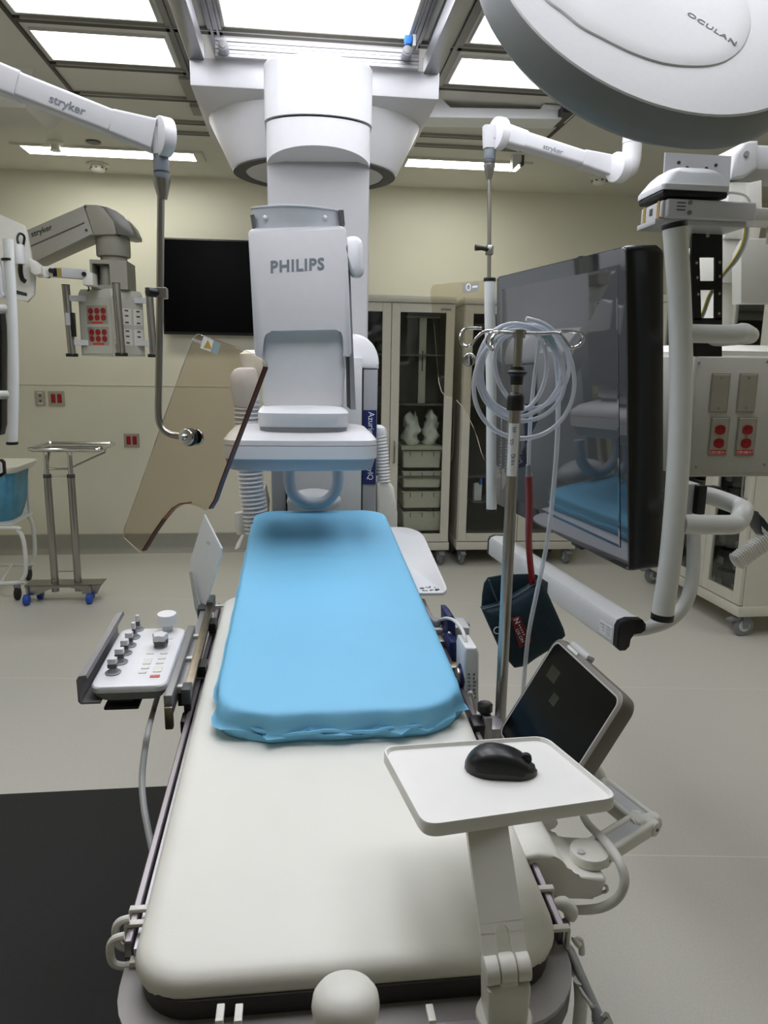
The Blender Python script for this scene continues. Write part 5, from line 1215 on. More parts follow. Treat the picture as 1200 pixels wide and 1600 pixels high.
MB().cyl(mk + sn * .011, mk + sn * .02, .026, 28, .003).build('mount_disc', CHROME, AR_)
MB().cyl(mk - sn * (th + .008), mk - sn * (th + .0005), .022, 24, .002).build('mount_nut', CHROME, AR_)
# ------------------------------------------------------------------ control console on the left rail
def D3(o, ex, ey, ez, x, y, z): return o + ex * x + ey * y + ez * z
u0, u1, v0, v1 = -.424, -.272, .695, .985
CN = thing('control_console', 'white table-side control console with six small joysticks and knobs', 'control console', T(-.35, .84, .04))
cu, cv = (u0 + u1) / 2, (v0 + v1) / 2; hu, hv = (u1 - u0) / 2, (v1 - v0) / 2
def slab(levels): return MB().loft([[T(x, y, h) for x, y in rrect(hu - i, hv - i, .022, 5, cu, cv)] for h, i in levels])
slab(((.022, .022), (.026, .012), (.042, .002), (.046, .0))).build('console_body', mat('console_grey', (158, 158, 156), .45, var=.02), CN)
slab(((.046, .001), (.0475, .0005))).build('console_seam', DGREY, CN)
slab(((.0475, .0), (.058, .0), (.061, .002), (.062, .006))).build('console_top', WHITEB, CN)
def Q(px, py, h=.062): return PT(px, py, h)
for i, (px, py) in enumerate(((177, 1051), (188, 1035), (196, 1021), (203, 1009), (210, 996), (216, 984))):
    p = Q(px, py); k = (1, 1, .9, .9, .85, .85)[i]
    b = MB(); b.lathe([(.0155 * k, 0), (.0165 * k, .002), (.013 * k, .004), (.012 * k, .0025), (.009 * k, .006), (.0075 * k, .012)], p, TZ, 20)
    js = b.build('joystick', MGREY, CN)
    b = MB(); top = p + TZ * .013
    if i < 4: b.obox(top, TX, TY, TZ, -.0095 * k, .0095 * k, -.0075, .0075, .0, .0085, .001); b.build('joystick_grip', DGREY, js); MB().obox(top, TX, TY, TZ, -.009 * k, .009 * k, -.007, .007, .0085, .021, .0015).build('joystick_cap', WHITE, js)
    else: MB().obox(top, TX, TY, TZ, -.004, .004, -.005, .005, -.002, .009, .001).build('joystick_grip', DGREY, js); MB().obox(top, TX, TY, TZ, -.004, .004, -.005, .005, .009, .025, .0015).build('joystick_cap', WHITE, js)
p = Q(262, 985); K1 = MB().lathe([(.012, 0), (.012, .018), (.013, .0195)], p, TZ, 24).build('knob_stem', LGREY, CN)
MB().lathe([(.021, .019), (.0225, .021), (.0225, .042), (.0215, .0435), (.001, .0435)], p, TZ, 32).build('knob_disc', WHITEB, CN)
p = Q(251, 1010); K2 = MB().lathe([(.0155, 0), (.0155, .003), (.013, .004), (.013, .012)], p, TZ, 24).build('star_knob_base', MGREY, CN)
def star(r, ph=.3): return [(r * (1 + .13 * math.cos(5 * a_)) * math.cos(a_ + ph), r * (1 + .13 * math.cos(5 * a_)) * math.sin(a_ + ph)) for a_ in [2 * PI * k / 50 for k in range(50)]]
MB().loft([[p + TX * x + TY * y + TZ * h for x, y in star(r)] for h, r in ((.006, .015), (.018, .016))]).build('star_knob_grip', DGREY, CN)
MB().loft([[p + TX * x + TY * y + TZ * h for x, y in star(r)] for h, r in ((.018, .016), (.029, .016), (.031, .0145))]).build('star_knob_cap', WHITE, CN)
for px, py, w, d, m_ in ((235, 1021, 12, 4, OFFW), (256, 1021, 12, 4, OFFW), (231, 1034, 12, 12, OFFW), (253, 1029, 12, 4, OFFW), (250, 1036, 12, 4, OFFW), (227, 1044, 12, 4, OFFW), (223, 1051, 12, 4, OFFW), (247, 1046, 13, 12, OFFW), (242, 1057, 14, 4.5, PINK), (267, 998, 7, 3, OFFW)):
    p = Q(px, py); MB().obox(p, TX, TY, TZ, -w * .0007, w * .0007, -d * .0011, d * .0011, -.001, .002, .0008, 1).build('button', m_, CN)
# C-shaped guard handle along the far-left side, bracket under the panel
gp = [(-.458, .024), (-.463, .03), (-.463, .078), (-.458, .086), (-.444, .088), (-.441, .080), (-.444, .078), (-.456, .080), (-.459, .074), (-.459, .032), (-.456, .028), (-.42, .028), (-.42, .024)]
MB().loft([[T(x + .018, v, h + .004) for x, h in gp] for v in (.69, 1.02)]).build('guard_handle', ALU, CN)
MB().obox(TO, TX, TY, TZ, -.40, -.33, .70, .80, .006, .014, .003).build('under_hook', BLACK, CN)
MB().obox(TO, TX, TY, TZ, -.39, -.345, .72, .78, .012, .024).build('under_foot', DGREY, CN)
MB().obox(TO, TX, TY, TZ, -.274, -.256, .67, 1.02, .006, .052, .003).build('mount_rail', mat('console_mount_grey', (140, 140, 138), .4, .3, var=.04), CN)
MB().obox(TO, TX, TY, TZ, -.272, -.256, .66, .675, -.02, .03, .002).build('mount_hook', BRASSY, CN)
MB().obox(TO, TX, TY, TZ, -.258, -.238, .74, .80, -.012, .03).build('mount_bracket', BLACK, CN)
MB().obox(TO, TX, TY, TZ, -.258, -.238, .94, 1.0, -.012, .03).build('mount_bracket', BLACK, CN)
cb = [PT(247, 1085, .02), PT(240, 1110, -.05), P(232, 1140, 1.38), P(226, 1175, 1.34), P(222, 1215, 1.3), P(224, 1255, 1.25), P(231, 1295, 1.2), P(240, 1335, 1.15), P(255, 1390, 1.08)]
MB().tube(cb, .006, 10, 6).build('console_cable', CABLEG, CN)
# accessory rail bar beside it, on clips
AB2 = thing('accessory_rail', 'worn steel accessory bar clipped outside the left table rail', 'rail', PT(310, 1010, .02))
pa, pb = PT(291, 1088, .036), PT(331, 938, .036)
pa, pb = Vector(pa), Vector(pb)
MB().beam(pa, pb, .017, .012, TZ, .001).build('rail_bar', BRASSY, AB2)
dd = (pb - pa).normalized()
MB().beam(pa - dd * .004, pa + dd * .03, .019, .034, TZ, .002).build('end_block', DGREY, AB2)
MB().beam(pa + dd * .01 - TZ * .055, pa - dd * .03 - TZ * .055, .021, .03, TZ, .003).build('end_grip', BLACK, AB2)
MB().beam(pa + dd * .012 - TZ * .015, pa + dd * .012 - TZ * .07, .014, .014, TX, .002).build('end_post', BLACK, AB2)
MB().beam(pb - dd * .05, pb + dd * .005, .019, .03, TZ, .002).build('end_block', DGREY, AB2)
for t, s in ((.02, 0), (.27, 0), (.5, 0)):
    c_ = pa + dd * ((pb - pa).length * t + .03)
    MB().obox(c_, TX, dd, TZ, -.026, -.008, -.006, .006, -.012, .004, .001).build('clip', OFFW if s == 0 else LGREY, AB2)
MB().obox(pa, TX, dd, TZ, -.024, -.01, .05, (pb - pa).length * .93, -.022, -.004).build('rear_strip', ALU, AB2)
for t in (.3, .75): MB().obox(pa + dd * (pb - pa).length * t, TX, dd, TZ, .006, .024, -.02, .02, -.03, -.004).build('rail_clamp', BLACK, AB2)
MB().obox(pa, TX, dd, TZ, -.005, .004, .04, (pb - pa).length - .04, -.03, -.006).build('bar_web', BLACK, AB2)
# angled translucent plate standing on the accessory bar
sp_ = PT(316, 958, .03); snp = Vector((-.62, -.78, .05)).normalized()
sp_ = sp_ + Vector((0, .04, 0))
po = [(319, 804), (346, 857), (343, 872), (330, 915), (322, 945), (320, 962), (314, 964), (312, 950), (306, 925), (298, 897), (297, 875), (308, 840)]
CP = thing('side_shield_plate', 'white translucent pointed plate standing at the left side of the table', 'shield', sp_)
pp = [onplane(x, y, sp_, snp) for x, y in po]
MB().prism(pp, -snp * .006, .001, 1).build('plate', CLEARP, CP)
MB().prism([onplane(x, y, sp_ + snp * .0065, snp) for x, y in ((297, 893), (301, 893), (312, 940), (318, 958), (314, 972), (306, 950))], snp * .004).build('lower_fold', LGREY, CP)
c_ = onplane(326, 848, sp_ + snp * .0005, snp); MB().cyl(c_, c_ + snp * .002, .006, 12).build('stud', WHITE, CP)
f_ = onplane(318, 958, sp_, snp); MB().obox(f_, TX, TY, TZ, -.012, .012, -.03, .04, -.03, .025, .002).build('foot_clamp', DGREY, CP)
# white cable clips and hooks on the rails
def clip(p, label, right=False, d=TY, group='white cable clips on the table rails'):
    t = thing('cable_clip', label, 'clip', p, group); s = 1 if right else -1
    MB().obox(p, TX * s, d, TZ, -.016, .012, -.0045, .0045, .0, .006, .001).build('clip_top', OFFW, t)
    MB().obox(p, TX * s, d, TZ, .008, .013, -.0045, .0045, -.03, .003, .001).build('clip_leg', OFFW, t); return t
clip(PT(217, 1423, .0), 'white cable clip on the left rail, the farther of the two by the hooks')
clip(PT(210, 1446, .0), 'white cable clip on the left rail right above the white hooks')
clip(PT(342, 950, .0) + TZ * .003, 'white clip at the far end of the left rail beside the pointed plate')
clip(PT(313, 1060, .0), 'white clip on the left rail beside the near end of the steel bar')
clip(PT(852, 1391, .0), 'white cable clip on the right rail just below the mount bracket', True)
clip(PT(876, 1453, .0), 'white cable clip at the near end of the right rail', True)
def hook(p, label):
    t = thing('cable_hook', label, 'hook', p, 'white hooks on the left rail')
    pts = [p + TX * x + TZ * h + TY * y for x, y, h in ((.012, 0, -.018), (-.004, 0, -.02), (-.016, 0, -.012), (-.018, .002, .01), (-.012, .004, .02), (0, .006, .022))]
    MB().tube(pts, .0052, 10, 5).build('hook_body', OFFW, t)
    MB().obox(p, TX, TY, TZ, .006, .022, -.006, .006, -.026, -.010, .001).build('hook_foot', OFFW, t)
hook(PT(192, 1490, -.01) + TX * .002, 'white cable hook at the near end of the left rail')
hook(PT(200, 1462, -.01) + TX * .002, 'white cable hook on the left rail behind the nearest hook')
def end_clip(px, label):
    p = P(px, 1588, .733); t = thing('cable_clip', label, 'clip', p, 'white clips on the table foot rail')
    MB().box(p.x - .0045, p.x + .0045, p.y - .008, p.y + .012, p.z - .002, p.z + .006, .001).build('clip_top', OFFW, t)
    MB().box(p.x - .0045, p.x + .0045, p.y - .012, p.y - .007, p.z - .05, p.z + .006, .001).build('clip_leg', OFFW, t)
for x, l in ((344, 'leftmost of the three white clips on the table foot rail'), (373, 'second from left of the three white clips on the table foot rail'), (673, 'white clip on the table foot rail right of the round knob')): end_clip(x, l)
# round white knob at the foot
kp = P(540, 1575, .67)
KB = thing('foot_knob', 'round white knob at the middle of the table foot, bottom of the picture', 'knob', kp)
MB().lathe([(.024, -.06), (.026, -.012), (.035, -.006), (.0365, .004), (.035, .014), (.030, .021), (.02, .0265), (.001, .028)], kp, (0, .1, 1), 32).build('knob_cap', OFFW, KB)
MB().beam(kp - Vector((0, 0, .05)), kp + Vector((0, .06, -.05)), .03, .02).build('knob_mount', LGREY, KB)

# ------------------------------------------------------------------ things clipped to the right rail
def rp(px, py, h=0.0): return PT(px, py, h)
p = rp(681, 975, .02)
DV = thing('patient_cable_block', 'grey and navy cable clamp block on the far right table rail', 'clamp', p)
MB().tube([rp(671, 966, .03), rp(682, 973, .03), rp(692, 969, .03)], [.008, .011, .006], 12, 5).build('cable_plug', MGREY, DV)
MB().obox(rp(684, 984, .015), TX, TY, TZ, -.014, .012, -.012, .012, -.01, .006, .002).build('clip', OFFW, DV)
MB().obox(rp(693, 1000, .012), TX, TY, TZ, -.014, .012, -.02, .02, -.03, .006, .002).build('rail_clamp', BRASSY, DV)
q = lambda x, y, Y=1.72: P(x, y, Y)
MB().prism([q(x, y) for x, y in ((699, 962), (706, 962), (712, 968), (712, 1006), (700, 1004))], (0, .09, 0), .004).build('navy_plate', NAVY, DV)
MB().prism([q(x, y, 1.66) for x, y in ((701, 1012), (704, 1003), (712, 1003), (720, 1008), (723, 1018), (721, 1038), (706, 1038))], (0, .08, 0), .006).build('navy_cover', NAVY, DV)
MB().prism([q(x, y, 1.74) for x, y in ((711, 980), (734, 981), (733, 1012), (713, 1012))], (0, .08, 0), .004).build('grey_block', LGREY, DV)
c_ = P(722, 973, 1.78); MB().cyl(c_ - Vector((0, 0, .012)), c_, .02, 20, .003).build('grey_disc', MGREY, DV)
MB().cyl(c_ - Vector((0, 0, .03)), c_ - Vector((0, 0, .01)), .012, 16).build('disc_stem', DGREY, DV)
for x, y in ((702, 990), (702, 1002)): c_ = P(x, y, 1.71); MB().ell(c_, .006, .006, .006, 10, 6).build('bolt', CHROME, DV)
MB().obox(rp(695, 1010, .0), TX, TY, TZ, -.004, .05, -.02, .05, -.04, -.01).build('carrier_arm', DGREY, DV)
yv = 1.5; q = lambda x, y, Y=yv: P(x, y, Y)
WD = thing('transmitter_unit', 'upright white medical unit with white cable on the right table rail', 'medical unit', q(737, 1080))
bx0, bx1 = q(725, 1060).x, q(749, 1060).x
body = [q(x, y) for x, y in ((725, 1100), (725, 1022), (727, 1012), (745, 1012), (749, 1022), (748, 1098), (743, 1130), (728, 1130))]
WB = MB().prism(body, (0, .085, 0), .006, 3).build('unit_body', WHITEB, WD)
rng = random.Random(3)
for i in range(14):
    x = 731 + (i % 2) * 8; y = 1052 + (i // 2) * 6; w = rng.uniform(2.5, 5)
    a_, c_ = q(x, y + 2.5 + rng.random() * 2, yv - .0006), q(x + w, y, yv - .0006); MB().box(a_.x, c_.x, yv - .0008, yv + .001, a_.z, c_.z).build('printed_mark', INKG, WB)
c_ = q(722, 1057, yv + .03); MB().cyl(c_ - Vector((.006, 0, 0)), c_ + Vector((.004, 0, 0)), .03, 24, .003).build('navy_disc', NAVY, WD)
MB().cyl(c_ - Vector((.014, 0, 0)), c_ - Vector((.005, 0, 0)), .022, 24, .003).build('steel_disc', STEEL, WD)
MB().obox(rp(712, 1042, .012), TX, TY, TZ, -.016, .024, -.014, .016, -.02, .006, .002).build('rail_clamp', BRASSY, WD)
MB().tube([rp(688, 969, .035), P(698, 966, 1.72), P(710, 970, 1.64), P(721, 982, 1.58), P(727, 998, 1.54), P(729, 1012, 1.53)], .0042, 10, 6).build('unit_cable', CABLEW, WD)
MB().tube([P(738, 1090, 1.495), P(735, 1082, 1.49), P(733, 1088, 1.49), P(736, 1105, 1.48), P(741, 1122, 1.48)], .005, 10, 5).build('cable_loop', CABLEW, WD)
RC = thing('rail_clamp', 'grey rail clamp with black round knob right of the mattress corner', 'clamp', rp(745, 1131, -.01))
q = lambda x, y, Y=1.36: P(x, y, Y)
MB().box(q(753, 1140).x, q(766, 1140).x, 1.345, 1.385, q(758, 1160).z, q(758, 1116).z, .002).build('clamp_block', ALU, RC)
c_ = q(757.5, 1111, 1.365); MB().cyl(c_ - Vector((0, 0, .012)), c_, .008, 14).build('knob_stem', BLACK, RC)
MB().lathe([(.012, -.002), (.0155, .001), (.0155, .015), (.013, .018), (.007, .016), (.001, .016)], c_, (0, 0, 1), 24).build('knob', BLACK, RC)
MB().obox(rp(744, 1130, .006), TX, TY, TZ, -.011, .014, -.022, .022, -.03, .008, .004).build('clamp_jaw', BLACK, RC)
MB().box(q(764, 1150).x, q(777, 1150).x + .02, 1.36, 1.42, q(758, 1160).z, q(758, 1140).z, .002).build('pole_socket_arm', ALU, RC)

# ------------------------------------------------------------------ drip stand clamped to the rail
pb_ = P(783, 1095, 1.42); pxx = pb_.x
IV = thing('iv_pole', 'stainless drip stand with four-hook top, black collars and white label', 'iv pole', (pxx, 1.42, .66))
zp = lambda y: P(800, y, 1.42).z
MB().cyl((pxx, 1.42, .64), (pxx, 1.42, zp(637)), .0118, 24).build('outer_tube', STEEL, IV)
MB().cyl((pxx, 1.42, zp(640)), (pxx, 1.42, zp(520)), .0085, 20).build('inner_tube', STEEL, IV)
MB().lathe([(.0165, zp(641)), (.0172, zp(639)), (.0165, zp(620)), (.0145, zp(616)), (.009, zp(613))], (pxx, 1.42, 0)).build('lower_collar', BLACK, IV)
MB().lathe([(.0125, zp(601)), (.0135, zp(588)), (.0195, zp(584)), (.0195, zp(581)), (.014, zp(578)), (.0128, zp(573)), (.006, zp(573))], (pxx, 1.42, 0)).build('upper_collar', BLACK, IV)
MB().lathe([(.012, zp(528)), (.0125, zp(527)), (.0125, zp(517)), (.0118, zp(515)), (.001, zp(515))], (pxx, 1.42, 0)).build('hook_hub', STEEL, IV)
a0, a1 = math.radians(195), math.radians(300)
LBp = MB().loft([[(pxx + r * math.cos(a0 + (a1 - a0) * k / 12), 1.42 + r * math.sin(a0 + (a1 - a0) * k / 12), z) for k in range(13)] for r, z in ((.0119, zp(743)), (.0122, zp(743)), (.0122, zp(661)), (.0119, zp(661)))], cap=False, closed=False).build('pole_label', PRINTW, IV)
text('lettering', 'GS', (pxx - .004, 1.42 - .0124, zp(690)), (0, 0, 1), (-1, .35, 0), .007, INK, LBp, ext=.0004)
for i in range(6):
    z = zp(668 + i * 3.2) if i < 3 else zp(700 + i * 5); MB().box(pxx - .007, pxx + .001 - .002 * (i % 2), 1.4072, 1.409, z, z + .0015).build('label_print', INKG, LBp)
text('lettering', 'CE', (pxx - .003, 1.42 - .0124, zp(713)), (1, 0, 0), (0, 0, 1), .006, INK, LBp, ext=.0004)
def hk(pts, dy):
    return MB().tube([P(x, y, 1.42 + dy * t) for (x, y), t in zip(pts, [i / (len(pts) - 1) for i in range(len(pts))])], .0032, 10, 5).build('hook', CHROME, IV)
hk([(806, 519), (782, 517), (758, 518), (746, 527), (736, 539), (727, 541), (720, 533), (721, 521), (729, 514), (752, 513)], .07)
hk([(806, 521), (780, 519), (770, 527), (768, 540), (770, 546), (764, 543), (761, 532), (766, 521), (778, 518)], -.05)
hk([(822, 521), (850, 521), (872, 521), (882, 530), (891, 543), (903, 541), (911, 532), (909, 522), (897, 518), (876, 518)], -.03)
hk([(822, 520), (838, 522), (848, 530), (854, 538), (860, 536), (864, 528), (858, 520)], .08)
# coil of clear tubing hanging on the hooks
TB = thing('drip_tubing', 'coil of clear drip tubing looped over the drip stand hooks', 'tubing', P(820, 590, 1.45))
pts = []
loops = ((822, 590, 80, 92, 1.45), (812, 602, 72, 86, 1.455), (806, 566, 62, 60, 1.46), (826, 592, 74, 84, 1.465), (815, 558, 36, 40, 1.47), (808, 595, 66, 92, 1.46))
N = 16
for li in range(len(loops) - 1):
    for k in range(N):
        t = k / N; a_ = -PI / 2 + 2 * PI * t; A_, B2_ = loops[li], loops[li + 1]
        c_ = [A_[j] + (B2_[j] - A_[j]) * t for j in range(5)]
        pts.append(P(c_[0] + c_[2] * math.cos(a_) + 3 * math.sin(2 * a_ + li), c_[1] + c_[3] * math.sin(a_), c_[4]))
COIL = MB().tube(pts, .0046, 8, 4).build('coil', CLEART, TB)
MB().tube([P(x, y, 1.47) for x, y in ((835, 505), (842, 520), (841, 545), (835, 590), (830, 640), (827, 690), (826, 728))], .0042, 8, 5).build('short_line', CLEART, TB)
MB().tube([P(x, y, 1.46 + .0002 * (y - 520)) for x, y in ((855, 520), (867, 545), (872, 600), (871, 680), (866, 750), (856, 840), (840, 920), (826, 990), (819, 1060), (817, 1100))], .0052, 10, 5).build('long_line', CLEART, TB)
MB().cyl(P(826, 745, 1.47), P(826, 726, 1.47), .0062, 12, .001).build('connector', MGREY, TB)
MB().tube([P(848, 527, 1.455), P(854, 522, 1.45), P(861, 529, 1.455), P(866, 545, 1.455)], .0055, 8, 4).build('blue_clip', mat('pale_blue_clip', (150, 190, 205), .4, var=.05), TB)
# dark teal pressure cuff with red hose
yc2 = 1.6; q = lambda x, y, Y=yc2: P(x, y, Y)
PCF = thing('pressure_cuff', 'dark teal infusion pressure cuff hanging by its red hose behind the drip stand', 'pressure cuff', q(820, 960))
def slabp(pts, Y, bulge, th_, name):
    p3 = [P(x, y, Y) for x, y in pts]; cc = sum(p3, Vector()) / len(p3); L = []
    for k, dy in ((1, 0), (.97, -bulge * .4), (.85, -bulge * .75), (.55, -bulge), (.1, -bulge * 1.05)): L.append([cc + (p - cc) * k + Vector((0, dy, 0)) for p in p3])
    L.insert(0, [p + Vector((0, th_, 0)) for p in p3]); return MB().loft(L).build(name, TEAL, PCF, ang=50)
slabp([(757, 912), (763, 903), (785, 899), (832, 897), (842, 900), (851, 916), (870, 958), (881, 983), (883, 992), (862, 1012), (836, 1028), (820, 1040), (803, 1043), (790, 1028), (781, 1013), (766, 980), (753, 951), (754, 930)], 1.625, .004, .006, 'back_panel')
slabp([(753.5, 952), (779, 945), (806, 931), (833, 914), (846, 908), (851, 917), (870, 958), (881, 983), (883, 992), (862, 1012), (836, 1028), (820, 1040), (803, 1043), (790, 1028), (781, 1013), (766, 980)], 1.6, .022, .02, 'front_panel')
MB().tube([q(x, y, 1.594) for x, y in ((754, 952), (779, 945), (806, 931), (833, 914), (845, 908))], .0018, 6, 3).build('hem', mat('teal_hem', (70, 88, 96), .6, var=.05), PCF)
MB().tube([q(x, y, 1.613) for x, y in ((764, 906), (771, 925), (779, 944))], .002, 6, 3).build('inner_strap', MATS['teal_hem'], PCF)
e1 = (q(826, 1002) - q(810, 968)).normalized(); e2 = (q(810, 968) - q(798, 974)).normalized()
yl = 1.572
pt_ = MB().prism([q(x, y, yl) for x, y in ((799, 968), (813, 964), (832, 1002), (812, 1013))], (0, .006, 0)).build('red_patch', mat('dark_red_patch', (110, 26, 30), .6, var=.08), PCF)
ex_ = (q(819, 1005, yl) - q(803, 972, yl)).normalized(); ey_ = (q(811, 966, yl) - q(800, 971, yl)).normalized()
text('lettering', 'N', q(804, 972, yl - .0008), ex_, ey_, .012, PRINTW, pt_, ext=.0003, bold=.02, align='CENTER')
for k_ in range(5):
    o_ = q(810.5 + k_ * 1.7, 977.5 + k_ * 3.6, yl - .0008); MB().obox(o_, ex_, ey_, Vector((0, -1, 0)), -.0015, .0015, 0, .0035, 0, .0003).build('small_print', PRINTW, pt_)
text('lettering', 'OX ON', q(810, 994, yl - .0008), ex_, ey_, .0075, PRINTW, pt_, ext=.0003)
c_ = q(777, 985, 1.583); MB().tube([c_ + Vector((.008 * math.cos(k * PI / 8), 0, .008 * math.sin(k * PI / 8))) for k in range(14)], .0012, 6).build('printed_ring', PRINTW, PCF)
text('lettering', '4', q(781, 998, 1.583), ex_, ey_, .010, PRINTW, PCF, ext=.0003)
MB().tube([P(826, 742, 1.475), P(827, 790, 1.5), P(826, 840, 1.54), P(828, 875, 1.58), P(831, 903, 1.605), P(832, 915, 1.61)], .0075, 12, 6).build('red_hose', PRED, PCF)

# ------------------------------------------------------------------ touch screen module on its folding arm
zt_ = .97; Tp, Rp = PZ(872, 992, zt_), PZ(981, 1090, zt_)
d1 = (Rp - Tp).normalized(); hp = Vector((d1.y, -d1.x, 0)); hp = hp if hp.x < 0 else -hp
d2 = hp * math.cos(math.radians(60)) + Vector((0, 0, -1)) * math.sin(math.radians(60)); tn = d1.cross(d2).normalized(); tn = tn if tn.y < 0 or tn.z > 0 else -tn
W_, H_ = (Rp - Tp).length, .235
if tn.z < 0: tn = -tn
TS = thing('touch_screen_module', 'grey-rimmed dark touch screen tilted behind the mouse tray', 'touch screen', Tp + d1 * W_ / 2 + d2 * H_ / 2)
def tpt(x, y, h): return Tp + d1 * x + d2 * y + tn * h
def tl(levels, n=5): return MB().loft([[tpt(x, y, h) for x, y in rrect(W_ / 2 - i, H_ / 2 - i, r, n, W_ / 2, H_ / 2)] for h, i, r in levels])
tl(((-.034, .016, .02), (-.028, .004, .024), (-.012, .0, .024), (.0, .001, .024), (.002, .004, .022))).build('module_casing', mat('module_warm_grey', (122, 117, 110), .4, .2, var=.03), TS)
tl(((.002, .012, .014), (.0024, .012, .014))).build('screen_glass', TSCR, TS)
tl(((.0018, .009, .016), (.0022, .009, .016))).build('glass_rim', mat('rim_pale_grey', (176, 176, 172), .4, var=.02), TS)
for x0, x1, y0, y1 in ((.10, .125, .085, .105), (.045, .085, .05, .075)):
    MB().prism([tpt(x0, y0, .0025), tpt(x1, y0, .0025), tpt(x1, y1, .0025), tpt(x0, y1, .0025)], tn * .0001).build('screen_tile', mat('dim_olive_tile', (36, 35, 20), .3, var=.2), TS)
MB().obox(tpt(0, 0, 0), d1, d2, tn, .045, .12, -.010, .004, -.022, -.004, .004).build('grip', LGREY, TS)
MB().obox(tpt(0, 0, 0), d1, d2, tn, .055, .10, .0, .006, .0005, .0032, .001).build('edge_light', OFFW, TS)
bk = tpt(W_ * .5, H_ * .62, -.034)
# folding arm with rail bracket
q = lambda x, y, Y=.965: P(x, y, Y)
FA = thing('folding_arm', 'white folding arm on a curved bracket clamped to the right table rail', 'folding arm', q(900, 1370))
prof_ = [(806, 1312), (858, 1312)]
prof_ = [(818, 1346), (819, 1340)] + [(842, 1335), (860, 1336)] + arc2((866, 1338), (880, 1343), (886, 1356), 5) + arc2((888, 1362), (893, 1372), (908, 1372), 5) + [(944, 1372), (949, 1377), (940, 1398)] + arc2((938, 1402), (934, 1405), (926, 1405), 3) + [(866, 1406), (848, 1376)]
MB().prism([q(x, y) for x, y in prof_], (0, .105, 0), .006, 3).build('rail_bracket', OFFW, FA)
c0 = P(922, 1362, 1.05); zq = P(922, 1372, .965).z + .0
c0 = Vector((P(919, 1360, 1.01).x, 1.01, zq + .001))
MB().lathe([(.031, 0), (.0315, .012), (.030, .015), (.001, .015)], c0, (0, 0, 1), 32).build('base_disc', OFFW, FA)
MB().cyl(c0 + Vector((-.017, -.006, .014)), c0 + Vector((-.017, -.006, .018)), .006, 12).build('screw_cap', LGREY, FA)
j0, j1 = P(930, 1333, 1.02), P(1006, 1286, 1.10)
MB().cyl((j0.x, j0.y, c0.z + .013), (j0.x, j0.y, j0.z), .014, 18).build('arm_post', LGREY, FA)
da = (j1 - j0).normalized(); sa = Vector((da.y, -da.x, 0)).normalized()
for s in (-1, 1): MB().beam(j0 + sa * s * .017 - da * .012, j1 + sa * s * .017 + da * .012, .012, .026, None, .005, 3).build('arm_link', OFFW, FA)
MB().beam(j0 + da * .02, j1 - da * .02, .022, .016).build('arm_core', LGREY, FA)
for p in (j0, j1):
    MB().cyl(p - sa * .025, p + sa * .025, .013, 20, .002).build('joint_pin', OFFW, FA)
    for s in (-1, 1): MB().cyl(p + sa * s * .0245, p + sa * s * .0265, .003, 10).build('joint_bolt', DGREY, FA)
j2 = P(938, 1232, 1.22); db = (j2 - j1).normalized(); sb_ = Vector((db.y, -db.x, 0)).normalized()
for s in (-1, 1): MB().beam(j1 + sb_ * s * .02 - db * .016, j2 + sb_ * s * .02 + db * .01, .012, .03, None, .006, 3).build('arm_link', OFFW, FA)
MB().beam(j1 + db * .01, j2, .028, .02).build('arm_core', LGREY, FA)
MB().cyl(j1 - sb_ * .028, j1 + sb_ * .028, .0145, 20, .002).build('joint_pin', OFFW, FA)
MB().tube([j2, j2 + Vector((.0, .02, .02)), bk - tn * .02, bk], .014, 14, 5).build('screen_mount', OFFW, FA)
MB().ell(P(847, 1285, 1.2), .03, .02, .012, 18, 8).build('mount_pad', OFFW, FA)
MB().tube([P(x, y, 1.0) for x, y in ((934, 1380), (945, 1383), (949, 1389), (944, 1394), (934, 1393))], .003, 8, 5).build('metal_loop', CHROME, FA)
MB().tube([P(x, y, Y) for x, y, Y in ((912, 1276, 1.16), (922, 1291, 1.1), (945, 1314, 1.02), (966, 1343, .97), (976, 1375, .95), (966, 1402, .95), (940, 1418, .96), (905, 1422, .97), (885, 1419, .97), (872, 1412, .965))], .0072, 12, 6).build('arm_cable', CABLEW, FA)
MB().tube([P(x, y, .93) for x, y in ((866, 1413), (880, 1412), (892, 1424), (890, 1434))], [.007, .011, .011, .009], 12, 4).build('cable_grip', OFFW, FA)

# ------------------------------------------------------------------ mouse tray on its post, and the mouse
zt2 = .93
q4 = [PZ(595, 1166, zt2), PZ(852, 1149, zt2), PZ(970, 1246, zt2), PZ(662, 1290, zt2)]
TR = thing('mouse_tray', 'white swivel tray on a flat post above the foot of the table', 'tray', P(790, 1590, .70))
def rr4(k, z, r=.022): return [Vector((p.x, p.y, z)) for p in roundpoly(inset(q4, k), r, 6)]
MB().loft([rr4(.985, zt2 - .019), rr4(1, zt2 - .016), rr4(1, zt2 - .002), rr4(.992, zt2), rr4(.975, zt2), rr4(.962, zt2 - .004), rr4(.955, zt2 - .0055)]).build('tray_top', mat('tray_white', (236, 236, 231), .4, var=.01), TR)
b0_, b1_ = P(791, 1512, .735), PZ(760, 1290, zt2 - .02); b1_ = b1_ + (b1_ - b0_).normalized() * .002
bd_ = (b1_ - b0_).normalized(); bs_ = Vector((1, -.02, 0)); bs_ = (bs_ - bd_ * bs_.dot(bd_)).normalized(); bn_ = bs_.cross(bd_).normalized()
bn_ = bn_ if bn_.y < 0 else -bn_
Lb_ = (b1_ - b0_).length; w_ = .0265
so_ = Lb_ * .055; se_ = Lb_ * .24
b = MB()
b.obox(b0_, bs_, bd_, bn_, -w_, -.0085, -.002, se_, -.006, .006).obox(b0_, bs_, bd_, bn_, .0085, w_, -.002, se_, -.006, .006)
